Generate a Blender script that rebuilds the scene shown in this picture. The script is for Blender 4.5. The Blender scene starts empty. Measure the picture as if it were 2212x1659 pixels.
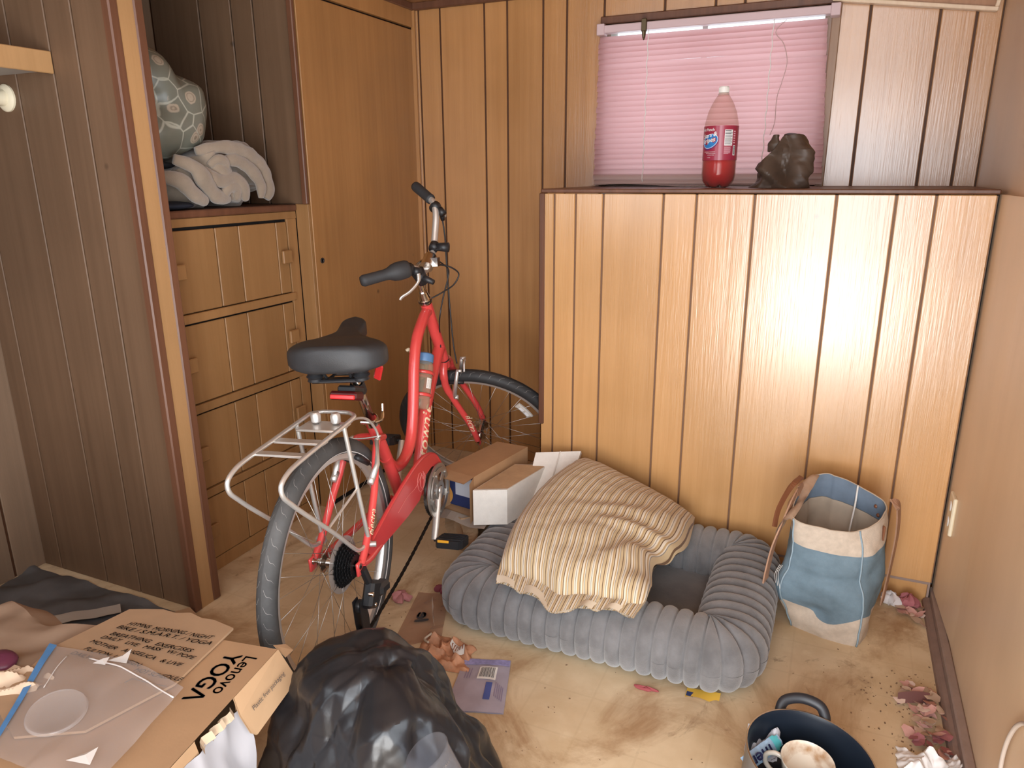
import bpy, math, random
from mathutils import Vector, Matrix, noise
R=math.radians; PI=math.pi
random.seed(7)
scene=bpy.context.scene; COL=scene.collection

# ---------------------------------------------------------------- camera, sky, lights, exposure
def cam_axes(yaw,pitch,roll):
    f=Vector((math.sin(yaw)*math.cos(pitch),math.cos(yaw)*math.cos(pitch),-math.sin(pitch)))
    r=Vector((math.cos(yaw),-math.sin(yaw),0)); u=r.cross(f)
    c,s=math.cos(roll),math.sin(roll)
    return r*c+u*s, u*c-r*s, f
CR,CU,CF=cam_axes(R(-24.051),R(16.023),R(-.382))
cd=bpy.data.cameras.new('camera'); cd.sensor_width=36; cd.sensor_fit='HORIZONTAL'
cd.lens=1568.86/2212*36; cd.clip_start=.02
cam=bpy.data.objects.new('camera',cd); COL.objects.link(cam)
M=Matrix.Identity(4)
for i,v in enumerate((CR,CU,-CF)):
    for j in range(3): M[j][i]=v[j]
M.translation=(0,0,1.32); cam.matrix_world=M; scene.camera=cam

w=bpy.data.worlds.new('sky'); scene.world=w; w.use_nodes=True
wb=w.node_tree.nodes['Background']; wb.inputs[0].default_value=(.80,.90,1.0,1); wb.inputs[1].default_value=2.6
def area(name,loc,rot,sx,sy,power,col):
    l=bpy.data.lights.new(name,'AREA'); l.shape='RECTANGLE'; l.size=sx; l.size_y=sy; l.energy=power; l.color=col
    o=bpy.data.objects.new(name,l); o.location=loc; o.rotation_euler=rot; COL.objects.link(o); return o
# daylight coming in through the open doorway behind the camera plus an added fill lamp at the front wall
area('doorway_daylight',(-.02,-.60,1.33),(R(90),0,0),1.0,1.25,27,(.93,.96,1.0))          # sky seen through the door
area('doorway_ground_light',(-.02,-.60,.36),(R(90),0,0),1.0,.66,29,(1.0,.97,.93))      # sunlit ground outside the door
area('side_door_daylight',(.56,.24,1.0),(R(90),0,R(72)),1.1,1.9,15,(.95,.97,1.0))            # open side door just right of the camera
area('front_fill_light',(-1.45,-.62,1.45),(R(90),0,0),.9,.8,3.5,(.92,.96,1.0))  # added ambient fill for the deep shadows on the left, no known window
vs=scene.view_settings; vs.view_transform='Standard'; vs.look='None'; vs.gamma=1; vs.use_curve_mapping=False; vs.exposure=0.13

# ---------------------------------------------------------------- helpers
class MB:
    """collects polygons in world (or given) coordinates; builds ONE mesh object"""
    def __init__(s): s.v=[]; s.f=[]; s.uv=None
    def quad(s,a,b,c,d): n=len(s.v); s.v+=[Vector(a),Vector(b),Vector(c),Vector(d)]; s.f.append((n,n+1,n+2,n+3))
    def poly(s,p): n=len(s.v); s.v+=[Vector(q) for q in p]; s.f.append(tuple(range(n,n+len(p))))
    def box(s,x0,x1,y0,y1,z0,z1,T=None,b=0):
        x0,x1=sorted((x0,x1)); y0,y1=sorted((y0,y1)); z0,z1=sorted((z0,z1))
        b=min(b,(x1-x0)*.49,(y1-y0)*.49,(z1-z0)*.49)
        n=len(s.v)
        if b<=0:
            p=[(x,y,z) for z in(z0,z1) for y in(y0,y1) for x in(x0,x1)]
            F=[(0,2,3,1),(4,5,7,6),(0,1,5,4),(2,6,7,3),(0,4,6,2),(1,3,7,5)]
        else:
            p=[];ix={}
            for sz in(0,1):
                for sy in(0,1):
                    for sx in(0,1):
                        c=((x0,x1)[sx],(y0,y1)[sy],(z0,z1)[sz]); d=((b,-b)[sx],(b,-b)[sy],(b,-b)[sz])
                        for ax in range(3):
                            q=list(c)
                            for k in range(3):
                                if k!=ax: q[k]+=d[k]
                            ix[(sx,sy,sz,ax)]=len(p); p.append(q)
            F=[]
            g=lambda sx,sy,sz,ax: ix[(sx,sy,sz,ax)]
            for ax in range(3):
                o=[k for k in range(3) if k!=ax]
                for sd in(0,1):
                    r=[]
                    for (i,j) in((0,0),(1,0),(1,1),(0,1)):
                        k=[0,0,0];k[ax]=sd;k[o[0]]=i;k[o[1]]=j; r.append(g(*k,ax))
                    flip=(sd==0)!=(ax==1)
                    F.append(tuple(reversed(r)) if flip else tuple(r))
            for ax in range(3):           # edge strips along axis ax
                o=[k for k in range(3) if k!=ax]
                for i in(0,1):
                    for j in(0,1):
                        k0=[0,0,0];k0[o[0]]=i;k0[o[1]]=j;k1=list(k0);k1[ax]=1
                        r=[g(*k0,o[0]),g(*k1,o[0]),g(*k1,o[1]),g(*k0,o[1])]
                        if (i==j)==(ax!=1): r.reverse()
                        F.append(tuple(r))
            for sz in(0,1):
                for sy in(0,1):
                    for sx in(0,1):
                        r=[g(sx,sy,sz,0),g(sx,sy,sz,1),g(sx,sy,sz,2)]
                        if (sx+sy+sz)%2==0: r.reverse()
                        F.append(tuple(r))
        s.v+=[(T@Vector(q) if T else Vector(q)) for q in p]; s.f+=[tuple(n+i for i in f) for f in F]; return s
    def tube(s,pts,r,seg=10,cap=True,closed=False,flat=None):
        pts=[Vector(p) for p in pts]; N=len(pts); n=len(s.v)
        rr=r if isinstance(r,(list,tuple)) else [r]*N
        up=None
        for i,p in enumerate(pts):
            if closed: t=pts[(i+1)%N]-pts[i-1]
            else: t=pts[min(i+1,N-1)]-pts[max(i-1,0)]
            if t.length<1e-9: t=Vector((0,0,1))
            t.normalize()
            if up is None:
                up=Vector((0,0,1)) if abs(t.z)<.9 else Vector((1,0,0))
                if flat: up=Vector(flat[2])
            a=up-t*up.dot(t)
            if a.length<1e-6: a=t.orthogonal()
            a.normalize(); b=t.cross(a); up=a
            ka,kb=(flat[0],flat[1]) if flat else (1,1)
            for k in range(seg):
                h=2*PI*k/seg; s.v.append(p+(a*math.cos(h)*ka+b*math.sin(h)*kb)*rr[i])
        for i in range(N if closed else N-1):
            j=(i+1)%N
            for k in range(seg):
                k2=(k+1)%seg; s.f.append((n+i*seg+k,n+i*seg+k2,n+j*seg+k2,n+j*seg+k))
        if cap and not closed:
            s.f.append(tuple(n+k for k in reversed(range(seg)))); s.f.append(tuple(n+(N-1)*seg+k for k in range(seg)))
        return s
    def lathe(s,prof,c,axis=(0,0,1),seg=32,cap0=False,cap1=False):
        ax=Vector(axis).normalized(); a=ax.orthogonal().normalized()
        if abs(ax.z)>.9: a=(Vector((1,0,0))-ax*ax.x).normalized()
        b=ax.cross(a); c=Vector(c); n=len(s.v)
        for (r,h) in prof:
            for k in range(seg):
                t=2*PI*k/seg; s.v.append(c+ax*h+(a*math.cos(t)+b*math.sin(t))*r)
        for i in range(len(prof)-1):
            for k in range(seg):
                k2=(k+1)%seg; s.f.append((n+i*seg+k,n+i*seg+k2,n+(i+1)*seg+k2,n+(i+1)*seg+k))
        if cap0: s.f.append(tuple(n+k for k in reversed(range(seg))))
        if cap1: s.f.append(tuple(n+(len(prof)-1)*seg+k for k in range(seg)))
        return s
    def grid(s,fn,nu,nv,wu=False,uvfn=None):
        """fn(u,v)->point"""
        n=len(s.v); mu=nu if wu else nu+1
        for j in range(nv+1):
            for i in range(mu): s.v.append(Vector(fn(i/nu,j/nv)))
        for j in range(nv):
            for i in range(nu):
                i2=(i+1)%mu
                s.f.append((n+j*mu+i,n+j*mu+i2,n+(j+1)*mu+i2,n+(j+1)*mu+i))
        if uvfn:
            if s.uv is None: s.uv={}
            for j in range(nv+1):
                for i in range(mu): s.uv[n+j*mu+i]=uvfn(i/nu,j/nv)
        return s
    def prism(s,poly,fn,d):
        """poly 2D outline extruded: fn(a,b,h) -> point, h in 0..d"""
        n=len(s.v);m=len(poly)
        for h in(0,d):
            for a,b in poly: s.v.append(Vector(fn(a,b,h)))
        s.f.append(tuple(n+i for i in reversed(range(m)))); s.f.append(tuple(n+m+i for i in range(m)))
        for i in range(m): j=(i+1)%m; s.f.append((n+i,n+j,n+m+j,n+m+i))
        return s
    def add(s,o):
        n=len(s.v); s.v+=o.v; s.f+=[tuple(n+i for i in f) for f in o.f]; return s
    def xf(s,T): s.v=[T@v for v in s.v]; return s
    def build(s,name,mat,parent=None,smooth=False,origin=None,local=False,angle=None):
        me=bpy.data.meshes.new(name)
        org=Vector((0,0,0))
        if not local:
            if parent is not None:
                org=wloc(parent)
            elif origin is not None: org=Vector(origin)
            else:
                xs=[v.x for v in s.v];ys=[v.y for v in s.v]
                org=Vector(((min(xs)+max(xs))/2,(min(ys)+max(ys))/2,min(v.z for v in s.v)))
        me.from_pydata([tuple(v-org) for v in s.v],[],s.f)
        if s.uv:
            ul=me.uv_layers.new(name='UVMap')
            for l in me.loops:
                ul.data[l.index].uv=s.uv.get(l.vertex_index,(0,0))
        for m in (mat if isinstance(mat,(list,tuple)) else [mat]): me.materials.append(m)
        if smooth:
            me.polygons.foreach_set('use_smooth',[True]*len(me.polygons))
            if angle: 
                try: me.set_sharp_from_angle(angle=R(angle))
                except Exception: pass
        me.update()
        o=bpy.data.objects.new(name,me); COL.objects.link(o)
        if parent is not None: o.parent=parent
        elif not local: o.location=org
        return o
def wloc(o):
    v=Vector((0,0,0))
    while o is not None: v=v+o.location; o=o.parent
    return v
def tag(o,label=None,cat=None,group=None,kind=None):
    if label:o['label']=label
    if cat:o['category']=cat
    if group:o['group']=group
    if kind:o['kind']=kind
    return o
def thing(name,loc,label,cat,group=None):
    o=bpy.data.objects.new(name,None); o.location=loc; o.empty_display_size=.05; COL.objects.link(o)
    return tag(o,label,cat,group)
def struct(name,loc=(0,0,0)):
    o=bpy.data.objects.new(name,None); o.location=loc; o.empty_display_size=.05; COL.objects.link(o); o['kind']='structure'; return o
def sm(pts,n=8):
    """Catmull-Rom through pts"""
    P=[Vector(p) for p in pts]; out=[]
    for i in range(len(P)-1):
        a,b,c,d=P[max(i-1,0)],P[i],P[i+1],P[min(i+2,len(P)-1)]
        for k in range(n):
            t=k/n
            out.append(.5*((2*b)+(c-a)*t+(2*a-5*b+4*c-d)*t*t+(3*b-a-3*c+d)*t**3))
    out.append(P[-1]); return out
def nz(p,f=1,o=(0,0,0)): return noise.noise((Vector(p)*f)+Vector(o))
_tc={}
def text_geo(body,size,shear=0,align='LEFT'):
    k=(body,size,shear,align)
    if k not in _tc:
        c=bpy.data.curves.new('t','FONT'); c.body=body; c.size=size; c.shear=shear; c.align_x=align; c.resolution_u=3
        o=bpy.data.objects.new('t',c); COL.objects.link(o)
        dg=bpy.context.evaluated_depsgraph_get(); me=bpy.data.meshes.new_from_object(o.evaluated_get(dg))
        _tc[k]=([v.co.copy() for v in me.vertices],[tuple(p.vertices) for p in me.polygons])
        bpy.data.objects.remove(o); bpy.data.curves.remove(c); bpy.data.meshes.remove(me)
    return _tc[k]
def text(mb,body,size,fn,shear=0,align='LEFT',bold=0):
    V,F=text_geo(body,size,shear,align)
    offs=[(0,0)] if not bold else [(0,0),(bold,0),(0,bold),(-bold,0),(0,-bold)]
    for dx,dy in offs:
        n=len(mb.v); mb.v+=[Vector(fn(v.x+dx,v.y+dy)) for v in V]; mb.f+=[tuple(n+i for i in f) for f in F]
    return mb
def planar(o,ex,ey,lift=0.0008):
    o=Vector(o);ex=Vector(ex).normalized();ey=Vector(ey).normalized();nn=ex.cross(ey)*lift
    return lambda x,y:o+ex*x+ey*y+nn

# ---------------------------------------------------------------- materials
def _n(nt,t,**k):
    n=nt.nodes.new(t)
    for a,b in k.items(): setattr(n,a,b)
    return n
def mat(name,col,rough=.5,metal=0,spec=.5,var=0,vs=12,bump=0,bs=60,alpha=1,trans=0,sheen=0,coat=0,sub=0,vstretch=(1,1,1),dark=None,ior=1.45,emit=0):
    m=bpy.data.materials.new(name); m.use_nodes=True; nt=m.node_tree; b=nt.nodes['Principled BSDF']
    b.inputs['Base Color'].default_value=(*col,1); b.inputs['Roughness'].default_value=rough; b.inputs['Metallic'].default_value=metal
    b.inputs['Specular IOR Level'].default_value=spec; b.inputs['IOR'].default_value=ior
    if alpha<1: b.inputs['Alpha'].default_value=alpha
    if trans: b.inputs['Transmission Weight'].default_value=trans
    if sheen: b.inputs['Sheen Weight'].default_value=sheen; b.inputs['Sheen Roughness'].default_value=.6
    if coat: b.inputs['Coat Weight'].default_value=coat; b.inputs['Coat Roughness'].default_value=.12
    if var or bump:
        g=_n(nt,'ShaderNodeNewGeometry'); mp=_n(nt,'ShaderNodeMapping'); mp.inputs['Scale'].default_value=vstretch
        nt.links.new(g.outputs['Position'],mp.inputs['Vector'])
    if var:
        t=_n(nt,'ShaderNodeTexNoise'); t.inputs['Scale'].default_value=vs; t.inputs['Detail'].default_value=5; t.inputs['Roughness'].default_value=.6
        nt.links.new(mp.outputs[0],t.inputs['Vector'])
        r=_n(nt,'ShaderNodeValToRGB'); r.color_ramp.elements[0].position=.3; r.color_ramp.elements[1].position=.7
        d=dark or tuple(c*(1-var) for c in col)
        r.color_ramp.elements[0].color=(*d,1); r.color_ramp.elements[1].color=(*[min(1,c*(1+var*.4)) for c in col],1)
        nt.links.new(t.outputs['Fac'],r.inputs[0]); nt.links.new(r.outputs[0],b.inputs['Base Color'])
    if bump:
        t2=_n(nt,'ShaderNodeTexNoise'); t2.inputs['Scale'].default_value=bs; t2.inputs['Detail'].default_value=3
        nt.links.new(mp.outputs[0],t2.inputs['Vector'])
        bp=_n(nt,'ShaderNodeBump'); bp.inputs['Strength'].default_value=bump; bp.inputs['Distance'].default_value=.004
        nt.links.new(t2.outputs['Fac'],bp.inputs['Height']); nt.links.new(bp.outputs[0],b.inputs['Normal'])
    return m
def wood(name,light,dark,rough=.38,st=(34,34,1.1),rnd=.10,spec=.45,bump=.12,coat=0):
    m=bpy.data.materials.new(name); m.use_nodes=True; nt=m.node_tree; b=nt.nodes['Principled BSDF']; L=nt.links.new
    g=_n(nt,'ShaderNodeNewGeometry'); mp=_n(nt,'ShaderNodeMapping'); mp.inputs['Scale'].default_value=st; L(g.outputs['Position'],mp.inputs[0])
    oi=_n(nt,'ShaderNodeObjectInfo')
    t=_n(nt,'ShaderNodeTexNoise'); t.inputs['Scale'].default_value=1; t.inputs['Detail'].default_value=6; t.inputs['Roughness'].default_value=.62; t.inputs['Distortion'].default_value=.25
    L(mp.outputs[0],t.inputs['Vector'])
    r=_n(nt,'ShaderNodeValToRGB'); r.color_ramp.elements[0].position=.34; r.color_ramp.elements[1].position=.66
    r.color_ramp.elements[0].color=(*dark,1); r.color_ramp.elements[1].color=(*light,1); L(t.outputs['Fac'],r.inputs[0])
    # blotches
    t2=_n(nt,'ShaderNodeTexNoise'); t2.inputs['Scale'].default_value=2.2; t2.inputs['Detail'].default_value=3; L(g.outputs['Position'],t2.inputs['Vector'])
    mr=_n(nt,'ShaderNodeMapRange'); mr.inputs[1].default_value=.3; mr.inputs[2].default_value=.7; mr.inputs[3].default_value=.88; mr.inputs[4].default_value=1.08; L(t2.outputs['Fac'],mr.inputs[0])
    mo=_n(nt,'ShaderNodeMapRange'); mo.inputs[3].default_value=1-rnd; mo.inputs[4].default_value=1+rnd; L(oi.outputs['Random'],mo.inputs[0])
    mu=_n(nt,'ShaderNodeMath',operation='MULTIPLY'); L(mr.outputs[0],mu.inputs[0]); L(mo.outputs[0],mu.inputs[1])
    # small knots
    vo=_n(nt,'ShaderNodeTexVoronoi'); vo.inputs['Scale'].default_value=3.2; L(g.outputs['Position'],vo.inputs['Vector'])
    kn=_n(nt,'ShaderNodeMapRange'); kn.inputs[1].default_value=.012; kn.inputs[2].default_value=.04; kn.inputs[3].default_value=.45; kn.inputs[4].default_value=1; L(vo.outputs['Distance'],kn.inputs[0])
    mu2=_n(nt,'ShaderNodeMath',operation='MULTIPLY'); L(mu.outputs[0],mu2.inputs[0]); L(kn.outputs[0],mu2.inputs[1])
    mx=_n(nt,'ShaderNodeMix',data_type='RGBA',blend_type='MULTIPLY'); mx.inputs[0].default_value=1
    L(r.outputs[0],mx.inputs[6]); L(mu2.outputs[0],mx.inputs[7]); L(mx.outputs[2],b.inputs['Base Color'])
    b.inputs['Specular IOR Level'].default_value=spec
    if coat: b.inputs['Coat Weight'].default_value=coat; b.inputs['Coat Roughness'].default_value=.21; b.inputs['Coat IOR'].default_value=1.6
    mr2=_n(nt,'ShaderNodeMapRange'); mr2.inputs[3].default_value=rough-.07; mr2.inputs[4].default_value=rough+.1; L(t2.outputs['Fac'],mr2.inputs[0]); L(mr2.outputs[0],b.inputs['Roughness'])
    bp=_n(nt,'ShaderNodeBump'); bp.inputs['Strength'].default_value=bump; bp.inputs['Distance'].default_value=.003; L(t.outputs['Fac'],bp.inputs['Height'])
    # fine open grain
    m3=_n(nt,'ShaderNodeMapping'); m3.inputs['Scale'].default_value=(st[0]*6,st[1]*6,st[2]*9); L(g.outputs['Position'],m3.inputs[0])
    t3=_n(nt,'ShaderNodeTexNoise'); t3.inputs['Scale'].default_value=1; t3.inputs['Detail'].default_value=2; L(m3.outputs[0],t3.inputs['Vector'])
    b3=_n(nt,'ShaderNodeBump'); b3.inputs['Strength'].default_value=bump*1.6; b3.inputs['Distance'].default_value=.0012; L(t3.outputs['Fac'],b3.inputs['Height']); L(bp.outputs[0],b3.inputs['Normal'])
    L(b3.outputs[0],b.inputs['Normal'])
    if coat: L(b3.outputs[0],b.inputs['Coat Normal'])
    return m
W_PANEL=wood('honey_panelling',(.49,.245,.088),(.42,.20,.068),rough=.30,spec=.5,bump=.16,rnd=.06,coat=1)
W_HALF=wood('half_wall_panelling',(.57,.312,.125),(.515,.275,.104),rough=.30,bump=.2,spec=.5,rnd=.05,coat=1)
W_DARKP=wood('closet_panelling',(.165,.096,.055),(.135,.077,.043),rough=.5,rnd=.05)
W_DOOR=wood('closet_door_wood',(.43,.215,.076),(.37,.178,.06),rough=.42)
W_DRAW=wood('drawer_wood',(.335,.178,.070),(.29,.15,.056),rough=.45)
W_RIGHT=wood('right_wall_panel',(.78,.59,.405),(.72,.535,.355),rough=.36,st=(5,5,.5),spec=.6)
W_TRIM=wood('dark_trim',(.16,.068,.036),(.11,.045,.024),rough=.4)
W_TAN=wood('pale_edging',(.44,.252,.112),(.39,.22,.094),rough=.45)
W_GROOVE=mat('groove_dark',(.085,.032,.012),.6)
M_BLACKGAP=mat('gap_black',(.006,.005,.005),.8)
M_BASE=mat('baseboard_grey_brown',(.30,.215,.18),.55,var=.15,vs=20)
def floor_mat():
    m=bpy.data.materials.new('stained_vinyl'); m.use_nodes=True; nt=m.node_tree; b=nt.nodes['Principled BSDF']; L=nt.links.new
    g=_n(nt,'ShaderNodeNewGeometry')
    def nt_(sc,det,lo,hi,c0,c1,ro=.6,dist=0):
        t=_n(nt,'ShaderNodeTexNoise'); t.inputs['Scale'].default_value=sc; t.inputs['Detail'].default_value=det; t.inputs['Roughness'].default_value=ro; t.inputs['Distortion'].default_value=dist
        L(g.outputs['Position'],t.inputs['Vector']); r=_n(nt,'ShaderNodeMapRange'); r.inputs[1].default_value=lo; r.inputs[2].default_value=hi; r.inputs[3].default_value=c0; r.inputs[4].default_value=c1
        L(t.outputs['Fac'],r.inputs[0]); return r.outputs[0]
    def mix(a,bcol,fac,mode='MIX'):
        x=_n(nt,'ShaderNodeMix',data_type='RGBA',blend_type=mode); L(fac,x.inputs[0])
        if isinstance(a,tuple): x.inputs[6].default_value=(*a,1)
        else: L(a,x.inputs[6])
        x.inputs[7].default_value=(*bcol,1); return x.outputs[2]
    c=mix((.68,.535,.35),(.58,.43,.26),nt_(4.5,6,.42,.62,0,1))
    c=mix(c,(.33,.185,.085),nt_(2.6,8,.50,.66,0,.85,.68,.9))
    c=mix(c,(.20,.11,.055),nt_(6,9,.60,.70,0,.6,.72,1.6))
    c=mix(c,(.76,.62,.42),nt_(11,4,.62,.75,0,.6))
    c=mix(c,(.16,.09,.05),nt_(70,2,.73,.78,0,.8))
    # faint printed squares
    br=_n(nt,'ShaderNodeTexBrick'); br.offset=0; br.inputs['Scale'].default_value=1; br.inputs['Mortar Size'].default_value=.004; br.inputs['Mortar Smooth'].default_value=.6; br.inputs['Brick Width'].default_value=.155; br.inputs['Row Height'].default_value=.155
    L(g.outputs['Position'],br.inputs['Vector']); sc=_n(nt,'ShaderNodeMath',operation='MULTIPLY'); sc.inputs[1].default_value=.10; L(br.outputs['Fac'],sc.inputs[0])
    c=mix(c,(.30,.19,.09),sc.outputs[0])
    L(c,b.inputs['Base Color']); b.inputs['Roughness'].default_value=.48; b.inputs['Specular IOR Level'].default_value=.4
    t=_n(nt,'ShaderNodeTexNoise'); t.inputs['Scale'].default_value=14; L(g.outputs['Position'],t.inputs['Vector'])
    bp=_n(nt,'ShaderNodeBump'); bp.inputs['Strength'].default_value=.12; bp.inputs['Distance'].default_value=.01; L(t.outputs['Fac'],bp.inputs['Height']); L(bp.outputs[0],b.inputs['Normal'])
    return m
M_FLOOR=floor_mat()
def translucent(name,col,tcol,mixf):
    m=bpy.data.materials.new(name); m.use_nodes=True; nt=m.node_tree; nt.nodes.clear(); L=nt.links.new
    o=_n(nt,'ShaderNodeOutputMaterial'); d=_n(nt,'ShaderNodeBsdfPrincipled'); d.inputs['Base Color'].default_value=(*col,1); d.inputs['Roughness'].default_value=.4
    t=_n(nt,'ShaderNodeBsdfTranslucent'); t.inputs[0].default_value=(*tcol,1); x=_n(nt,'ShaderNodeMixShader'); x.inputs[0].default_value=mixf
    L(d.outputs[0],x.inputs[1]); L(t.outputs[0],x.inputs[2]); L(x.outputs[0],o.inputs[0]); return m
def clearplastic(name,col,op=.25,rough=.15,milky=(.8,.8,.8),rimop=.5):
    """thin film: transparent + some milky diffuse + gloss"""
    m=bpy.data.materials.new(name); m.use_nodes=True; nt=m.node_tree; nt.nodes.clear(); L=nt.links.new
    o=_n(nt,'ShaderNodeOutputMaterial'); tr=_n(nt,'ShaderNodeBsdfTransparent'); tr.inputs[0].default_value=(*col,1)
    p=_n(nt,'ShaderNodeBsdfPrincipled'); p.inputs['Base Color'].default_value=(*milky,1); p.inputs['Roughness'].default_value=rough; p.inputs['Specular IOR Level'].default_value=.8
    x=_n(nt,'ShaderNodeMixShader'); lw=_n(nt,'ShaderNodeLayerWeight'); lw.inputs[0].default_value=.25
    mr=_n(nt,'ShaderNodeMapRange'); mr.inputs[3].default_value=op; mr.inputs[4].default_value=min(1,op+rimop); L(lw.outputs['Facing'],mr.inputs[0])
    L(mr.outputs[0],x.inputs[0]); L(tr.outputs[0],x.inputs[1]); L(p.outputs[0],x.inputs[2]); L(x.outputs[0],o.inputs[0]); return m
M_ALU=mat('brushed_aluminium',(.70,.68,.65),.36,.72)
M_CHROME=mat('chrome',(.70,.67,.63),.18,1)
M_SPOKE=mat('spoke_steel',(.50,.48,.45),.42,1)
M_RED=mat('red_paint',(.70,.070,.066),.28,coat=.6,spec=.5,var=.10,vs=6)
W_GROOVE2=mat('groove_mid_brown',(.17,.085,.045),.6)
M_BLACK=mat('black_plastic',(.018,.018,.02),.4)
M_RUBBER=mat('black_rubber',(.03,.03,.032),.62)
M_TYRE=mat('tyre_rubber',(.075,.073,.072),.75,var=.55,vs=7)
M_WHITE=mat('white_plastic',(.80,.78,.74),.35)
M_IVORY=mat('ivory_plastic',(.78,.70,.52),.35)
M_CARD=mat('cardboard',(.46,.275,.145),.75,var=.12,vs=9,bump=.05,bs=120)
M_CARD2=mat('cardboard_dusty',(.40,.25,.14),.8,var=.18,vs=7)
M_INK=mat('marker_ink',(.05,.05,.055),.6)
M_INKBLUE=mat('faded_marker',(.145,.12,.105),.7)
M_CREAM=mat('cream_lettering',(.80,.62,.42),.5)

# ---------------------------------------------------------------- the room shell
YB,YH,YP,XL,XR,ZC=3.0,2.40,1.436,-2.47,.405,2.035
YF=-.45
def planks_y(parent,edges,y,z0,z1,m,gap=.008,th=.007,facing=-1,holes=None):
    """planks on a plane y=const, standing proud of the backing by th"""
    for a,b in zip(edges[:-1],edges[1:]):
        segs=[(z0,z1)]
        if holes:
            for (hx0,hx1,hz0,hz1) in holes:
                if b>hx0+.001 and a<hx1-.001: segs=[(z0,hz0),(hz1,z1)]
        for (p,q) in segs:
            MB().box(a+gap/2,b-gap/2,y,y-facing*th,p,q,b=.0022).build('plank',m,parent)
def planks_x(parent,edges,x,z0,z1,m,gap=.008,th=.007,facing=1):
    for a,b in zip(edges[:-1],edges[1:]):
        MB().box(x,x-facing*th,a+gap/2,b-gap/2,z0,z1,b=.0022).build('plank',m,parent)
# floor, ceiling
fl=MB(); fl.box(XL-.1,XR+.1,YF-.1,YB+.1,-.05,0); tag(fl.build('floor',M_FLOOR),kind='structure')
cl=MB(); cl.box(XL-.1,XR+.1,YF-.1,YB+.1,ZC,ZC+.05); tag(cl.build('ceiling',W_PANEL),kind='structure')
# back wall with the window opening
WX0,WX1,WZ0,WZ1=-.925,-.108,1.275,1.882
bk=struct('wall_back')
m=MB(); y0,y1=YB+.007,YB+.09
m.box(XL-.1,WX0,y0,y1,0,ZC); m.box(WX1,XR+.1,y0,y1,0,ZC); m.box(WX0,WX1,y0,y1,0,WZ0); m.box(WX0,WX1,y0,y1,WZ1,ZC)
m.build('wall_backing',W_GROOVE,bk)
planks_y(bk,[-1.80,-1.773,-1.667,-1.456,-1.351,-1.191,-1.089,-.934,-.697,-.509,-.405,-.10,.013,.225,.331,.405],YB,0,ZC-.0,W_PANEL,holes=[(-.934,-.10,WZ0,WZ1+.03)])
# window: frame boards in the opening, pane, trims
wn=struct('window_1')
m=MB(); m.box(WX0,WX0+.022,YB-.004,YB+.09,WZ0,WZ1); m.box(WX1-.022,WX1,YB-.004,YB+.09,WZ0,WZ1); m.box(WX0,WX1,YB-.004,YB+.09,WZ0,WZ0+.016); m.box(WX0,WX1,YB-.004,YB+.09,WZ1-.016,WZ1)
m.build('window_frame',mat('window_reveal',(.30,.22,.17),.5),wn)
m=MB(); m.box(WX0+.02,WX1-.02,YB+.05,YB+.054,WZ0+.01,WZ1-.01); m.build('pane',clearplastic('window_glass',(.95,.98,.97),.04,.05,(.8,.9,.9)),wn)
m=MB()
for x in(-.55,): m.box(x-.01,x+.01,YB+.042,YB+.062,WZ0,WZ1)
m.build('glazing_bar',M_ALU,wn)
m=MB(); m.box(-.945,-.085,YB-.012,YB+.004,1.884,1.912,b=.003); m.build('head_trim',W_TRIM,wn)
m=MB(); m.box(-.108,-.078,YB-.014,YB+.004,1.24,1.884,b=.003); m.build('jamb_trim',wood('window_jamb_wood',(.30,.19,.12),(.24,.15,.09)),wn)
# right wall, left wall
rw=struct('wall_right')
m=MB(); m.box(XR+.006,XR+.1,.86,YB+.1,0,ZC); m.box(XR+.006,XR+.1,YF,-.38,0,ZC); m.box(XR+.006,XR+.1,-.38,.86,1.99,ZC); m.build('wall_backing',W_GROOVE,rw)
planks_x(rw,[.86,YB],XR,0,ZC,W_RIGHT,gap=.0004,facing=-1)
m=MB(); m.box(XR-.012,XR+.1,.845,.875,0,2.0,b=.003); m.build('door_jamb',W_TRIM,rw)
lw=struct('wall_left')
m=MB(); m.box(XL-.1,XL-.007,YF,YB,0,ZC); m.build('wall_backing',W_GROOVE,lw)
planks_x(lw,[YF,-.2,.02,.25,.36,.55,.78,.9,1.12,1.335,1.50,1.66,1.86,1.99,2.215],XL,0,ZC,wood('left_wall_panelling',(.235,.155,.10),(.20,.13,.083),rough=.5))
# front wall with doorway and an added fill-lamp opening (behind the camera)
fw_=struct('wall_front')
m=MB()
for (a,b,c,d) in((-2.57,-1.95,0,ZC),(-1.95,-.95,0,1.0),(-1.95,-.95,1.9,ZC),(-.95,-.60,0,ZC),(-.60,.40,1.98,ZC),(.40,.505,0,ZC)): m.box(a,b,YF-.08,YF,c,d)
m.build('front_panelling',W_PANEL,fw_)
# partition to the left (its face looks at us) with edge stile and dark corner trims
pt=struct('wall_partition')
m=MB(); m.box(XL,-1.74,YP+.006,1.52,0,ZC); m.build('wall_backing',mat('groove_soft',(.07,.035,.018),.6),pt)
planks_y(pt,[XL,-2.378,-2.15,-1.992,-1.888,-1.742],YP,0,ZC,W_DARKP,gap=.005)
m=MB(); m.box(-1.742,-1.732,1.440,1.505,0,ZC); m.build('end_stile',W_TAN,pt)
m=MB(); m.box(-1.757,-1.728,YP-.016,1.449,0,ZC,b=.004); m.build('corner_trim',W_TRIM,pt)
m=MB(); m.box(-1.757,-1.728,1.496,1.526,0,ZC,b=.004); m.build('corner_trim',W_TRIM,pt)
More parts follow.
